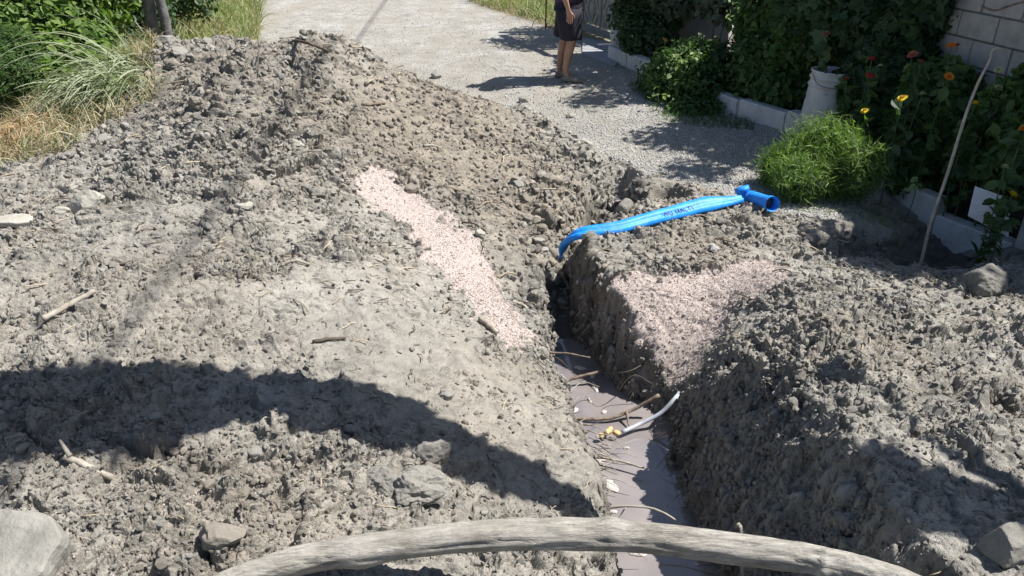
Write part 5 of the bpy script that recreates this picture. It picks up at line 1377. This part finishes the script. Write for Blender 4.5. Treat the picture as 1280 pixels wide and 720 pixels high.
# grasses
lp_ = [(-7.5,4.2),(-3.4,4.3),(-3.0,5.0),(-2.75,5.9),(-3.0,6.5),(-3.3,7.4),(-3.6,9),(-8,9)]
tag(ground_blades('dry_grass', M['dry_grass'], None, 13000, (.08, .34), .007, 41, bend=1.9, world_poly=lp_), kind='stuff')
tag(ground_blades('long_grass', M['reed'], None, 3200, (.12, .42), .008, 42, bend=1.7, world_poly=lp_), kind='stuff')
bp_ = [(-3.6,8.5),(-3.1,8.2),(-3.9,12.3),(-5.1,16.4),(-7,24),(-16,24),(-14,8),(-8,8)]
tag(ground_blades('long_grass', M['green_grass'], None, 24000, (.25, .75), .013, 43, bend=1.1, world_poly=bp_), kind='stuff')
tag(ground_blades('dry_grass', M['dry_grass'], None, 15000, (.10, .6), .012, 44, bend=1.6, world_poly=bp_), kind='stuff')
rp_ = [(-.6,24),(-.9,16.2),(-.1,14.7),(.75,13.0),(1.2,13.0),(1.9,13.6),(4,18),(6,24)]
tag(ground_blades('long_grass', M['green_grass'], None, 12000, (.2, .55), .012, 45, bend=1.1, world_poly=rp_), kind='stuff')
tag(ground_blades('dry_grass', M['dry_grass'], None, 8000, (.08, .45), .012, 46, bend=1.6, world_poly=rp_), kind='stuff')
n = 900; c_ = np.array(GZ(8, 188)); P = c_ + rgen.normal(size=(n, 3)) * np.array([.16, .18, .03]); P[:, 2] = ZT(P[:, 0], P[:, 1]) + rgen.random(n) * .14
sh = blades('straw_heap', M['rust_straw'], P - c_, rgen.normal(size=(n, 2)) + np.array([.2, -.9]), rgen.uniform(.12, .34, n), np.full(n, .006), np.full(n, 2.4), 47, segs=5, up0=.3)
sh.location = c_; tag(sh, 'heap of rust brown straw at the left edge of the picture', 'straw')
ss = ground_blades('straw_heap', M['dry_grass'], None, 1100, (.08, .3), .008, 48, bend=2.4, world_poly=[tuple(atz(px, py, .1)[:2]) for (px, py) in [(232,44),(300,48),(296,30),(240,22)]])
tag(ss, 'patch of pale bleached straw right of the two trunks', 'straw')
# rods
q0, q1 = Vector(W(84,112,.42)), Vector(W(84,112,.42))
q1 = Vector(aty(40, 60, q0.y + .25))
tag(MB().tube(curve([q0 - (q1 - q0) * .15, q0, q1], 12), .013, 10, wob=.05).build('rod', M['dark_stick']), 'rusty dark rod slanting out of the dry grass left of the reeds', 'rod')
q0 = Vector(W(108, 78, .42)); q1 = Vector(aty(55, 20, q0.y + .2))
tag(MB().tube(curve([q0, q1], 10), .009, 8, wob=.05).build('stick', M['dark_stick']), 'dark leaning stick in front of the bright green bush', 'stick')
q0 = Vector(W(180, 42, .6)); q1 = Vector(aty(145, -5, q0.y - .1))
tag(MB().tube(curve([q0, q1], 10), .008, 8).build('stick', M['dry_stick']), 'pale thin stick leaning against the left trunk', 'stick')
q0 = Vector(W(247, 38, .0)); q1 = Vector(aty(262, 18, q0.y))
tag(MB().tube(curve([q0, q1], 8), .010, 6).build('twig', M['dark_stick']), 'bare twig upright in the grass right of the trunks', 'twig')

# ------------------------------------------------------------ the man at the road side
M['skin'] = simple('skin', [(.3, (.30, .165, .11)), (.7, (.40, .235, .165))], 9, .55, .15, .003)
M['shorts'] = simple('shorts', [(.3, (.012, .011, .020)), (.7, (.026, .023, .036))], 14, .9, .4, .006)
M['shirt'] = simple('shirt', [(.3, (.030, .026, .055)), (.7, (.055, .048, .085))], 9, .9, .4, .006)
m, nt, b = new_mat('printed_cloth'); co = coords(nt)
nt.links.new(ramp(nt, noise(nt, co, 17, 2, .5, 2.0), [(.44, (.03, .022, .11)), (.50, (.08, .06, .34)), (.58, (.40, .38, .60))]), b.inputs['Base Color']); b.inputs['Roughness'].default_value = .85; M['print'] = m
M['shoe'] = simple('shoe', [(.3, (.14, .13, .11)), (.7, (.24, .22, .19))], 16, .7, .4, .003)
M['hair'] = simple('hair', [(.3, (.02, .018, .016)), (.7, (.06, .055, .05))], 60, .7, .6, .004)
fp_ = atz(708, 101, 0)
man = empty('person', (fp_[0], fp_[1], float(ZT(fp_[0], fp_[1])[0])), math.radians(-14)); tag(man, 'man in dark knee length shorts and purple shirt standing on the road', 'person')
def skin_body(name, joints, edges, mat, parent, root=0, sub=2):
    me = bpy.data.meshes.new(name); me.from_pydata([j[0] for j in joints], edges, []); me.materials.append(mat)
    o = link(name, me, parent); sk = o.modifiers.new('skin', 'SKIN'); sk.use_smooth_shade = True; sk.branch_smoothing = .3
    for i, j in enumerate(joints):
        v = me.skin_vertices[0].data[i]; v.radius = (j[1], j[2] if len(j) > 2 else j[1]); v.use_root = (i == root)
    ss_ = o.modifiers.new('sub', 'SUBSURF'); ss_.levels = ss_.render_levels = sub
    return o
# x forward (faces right), y to his left (away from the camera), z up; metres
J = [((0, 0, .92), .13, .15), ((0, 0, 1.08), .115, .14), ((.01, 0, 1.28), .12, .16), ((0, 0, 1.42), .10, .15), ((.01, 0, 1.50), .055), ((.03, 0, 1.56), .055), ((.045, 0, 1.63), .088, .080), ((.05, 0, 1.70), .080, .075)]
E = [(i, i + 1) for i in range(7)]
def leg(sy, dx, bend):
    k = len(J); J.extend([((.0, sy * .095, .86), .095), ((.02 + dx * .5, sy * .10, .66), .080), ((.025 + dx, sy * .10, .48), .060), ((.0 + dx + bend, sy * .10, .33), .056), ((-.02 + dx + bend * 1.2, sy * .10, .16), .038), ((-.02 + dx + bend * 1.2, sy * .10, .075), .036), ((.03 + dx + bend, sy * .105, .045), .034), ((.13 + dx + bend, sy * .115, .03), .03, .022)])
    E.append((0, k)); E.extend([(k + i, k + i + 1) for i in range(7)])
leg(-1, .045, -.015); leg(1, -.075, -.01)
def arm(sy, elbow, wrist, hand):
    k = len(J); J.extend([((0, sy * .18, 1.41), .058), ((.0, sy * .215, 1.36), .052), (elbow, .040), (((elbow[0] + wrist[0]) / 2, (elbow[1] + wrist[1]) / 2, (elbow[2] + wrist[2]) / 2), .038), (wrist, .025, .020), (hand, .040, .017)])
    E.append((3, k)); E.extend([(k + i, k + i + 1) for i in range(5)])
    return k + 5
h1 = arm(-1, (-.045, -.26, 1.08), (.035, -.25, .85), (.055, -.25, .775))
h2 = arm(1, (-.03, .26, 1.08), (.05, .25, .85), (.07, .25, .78))
def fingers(hi, c, sy):
    for k, (dx, L, cu) in enumerate([(.030, .070, .010), (.011, .080, .018), (-.009, .076, .022), (-.027, .062, .026)]):
        b_ = len(J); x0, y0, z0 = c
        J.extend([((x0 + dx * .9, y0, z0 - .018), .0105), ((x0 + dx, y0 - sy * .003, z0 - .018 - L * .48), .0092), ((x0 + dx - .002, y0 - sy * (.004 + cu), z0 - .018 - L * .98), .0072)])
        E.append((hi, b_)); E.extend([(b_, b_ + 1), (b_ + 1, b_ + 2)])
    b_ = len(J); J.extend([((x0 + .034, y0 - sy * .010, z0 + .018), .012), ((x0 + .050, y0 - sy * .018, z0 - .012), .0095), ((x0 + .052, y0 - sy * .020, z0 - .036), .008)])
    E.append((hi, b_)); E.extend([(b_, b_ + 1), (b_ + 1, b_ + 2)])
fingers(h1, (.055, -.25, .775), -1); fingers(h2, (.07, .25, .78), 1)
body = skin_body('body', J, E, M['skin'], man)
def loft(name, rings, mat, parent, k=28, fold=.0, closed=False):
    """rings: (cx, cy, z, rx, ry)"""
    V = []; t = np.arange(k) * 2 * math.pi / k
    for j, (cx, cy, z, rx, ry) in enumerate(rings):
        w = 1 + fold * np.sin(t * 5 + j * .6) + fold * .6 * np.sin(t * 9 - j)
        V.append(np.stack([cx + rx * w * np.cos(t), cy + ry * w * np.sin(t), np.full(k, z) + .006 * np.sin(t * 3 + j)], 1))
    V = np.vstack(V)
    F = [(a * k + i, a * k + (i + 1) % k, (a + 1) * k + (i + 1) % k, (a + 1) * k + i) for a in range(len(rings) - 1) for i in range(k)]
    me = mesh_np(name, V, np.array(F), mat, True); o = link(name, me, parent)
    so = o.modifiers.new('thick', 'SOLIDIFY'); so.thickness = .006; so.offset = 0
    return o
sh_ = loft('shorts', [(0, 0, 1.02, .128, .165), (0, 0, .96, .142, .175), (.0, 0, .90, .158, .19), (.0, 0, .84, .165, .20), (-.005, 0, .80, .168, .205)], M['shorts'], man, fold=.012)
for sy, dx in ((-1, .045), (1, -.075)):
    loft('shorts_leg', [(-.0 + dx * .2, sy * .09, .84, .150, .115), (dx * .4, sy * .10, .74, .142, .118), (dx * .7 + .005, sy * .105, .63, .132, .115), (dx + .01, sy * .108, .53, .125, .112), (dx + .01, sy * .108, .495, .127, .114)], M['shorts'], sh_, fold=.03)
shirt = loft('shirt', [(0, 0, .90, .165, .20), (0, 0, .98, .155, .19), (.01, 0, 1.1, .145, .18), (.015, 0, 1.25, .148, .20), (.005, 0, 1.36, .135, .205), (0, 0, 1.44, .10, .15), (.005, 0, 1.485, .062, .07)], M['shirt'], man, fold=.018)
for sy in (-1, 1):
    s = MB().tube(curve([Vector((0, sy * .15, 1.41)), Vector((-.01, sy * .23, 1.34)), Vector((-.035, sy * .262, 1.14))], 8), [.075, .074, .070, .066, .063, .062, .061, .061], 16, caps=False); s.build('sleeve', M['shirt'], shirt)
# printed cloth hanging at the front of the shirt
V = []; kx, kz = 10, 12
for j in range(kz):
    for i in range(kx):
        u, v = i / (kx - 1), j / (kz - 1)
        V.append((.06 + .125 * u + .012 * math.sin(v * 9 + u * 4), -.15 + .20 * u * u + .01 * math.sin(u * 14 + v * 3), 1.18 - v * (.36 - .1 * u) ))
F = [(j * kx + i, j * kx + i + 1, (j + 1) * kx + i + 1, (j + 1) * kx + i) for j in range(kz - 1) for i in range(kx - 1)]
pc_ = link('printed_cloth', mesh_np('printed_cloth', V, np.array(F), M['print'], True), man); so = pc_.modifiers.new('t', 'SOLIDIFY'); so.thickness = .006
tag(pc_, 'violet and white printed cloth hanging in front of the shirt')
for sy, dx in ((-1, .03), (1, -.085)):
    rings = []
    for (xx, w_, h_) in [(-.075, .012, .03), (-.07, .032, .055), (-.03, .040, .075), (.03, .042, .080), (.09, .047, .062), (.14, .048, .048), (.175, .036, .034), (.19, .012, .015)]:
        rings.append([(dx + xx, sy * .108 + w_ * math.cos(t), max(.002, h_ * .5 + h_ * .55 * math.sin(t))) for t in np.linspace(0, 2 * math.pi, 17)[:-1]])
    V = np.array(rings).reshape(-1, 3); F = [(a * 16 + i, a * 16 + (i + 1) % 16, (a + 1) * 16 + (i + 1) % 16, (a + 1) * 16 + i) for a in range(7) for i in range(16)]
    link('shoe', mesh_np('shoe', V, [np.array(F), np.array([(0, i + 1, i) for i in range(1, 15)] )], M['shoe'], True), man)
V_, F_ = ICO[3]; Hh = V_.copy(); Hh = Hh * np.array([.105, .088, .115]) * (1 + .04 * fbm(V_ * 5, 2, 3))[:, None]; keep = ~((V_[F_].mean(1)[:, 0] > .35) & (V_[F_].mean(1)[:, 2] < .45)) & (V_[F_].mean(1)[:, 2] > -.35)
link('hair', mesh_np('hair', Hh + np.array([.035, 0, 1.70]), F_[keep], M['hair'], True), man)
s = MB(); s.add(V_ * np.array([.018, .012, .022]) + np.array([.135, 0, 1.655]), [], F_); s.build('nose', M['skin'], man)
for sy in (-1, 1):
    MB().add(V_ * np.array([.008, .012, .006]) + np.array([.118, sy * .030, 1.685]), [], F_).build('eye', M['hair'], man)
    MB().add(V_ * np.array([.018, .008, .030]) + np.array([.035, sy * .088, 1.665]), [], F_).build('ear', M['skin'], man)
MB().add(V_ * np.array([.008, .024, .006]) + np.array([.122, 0, 1.615]), [], F_).build('mouth', M['print'], man)
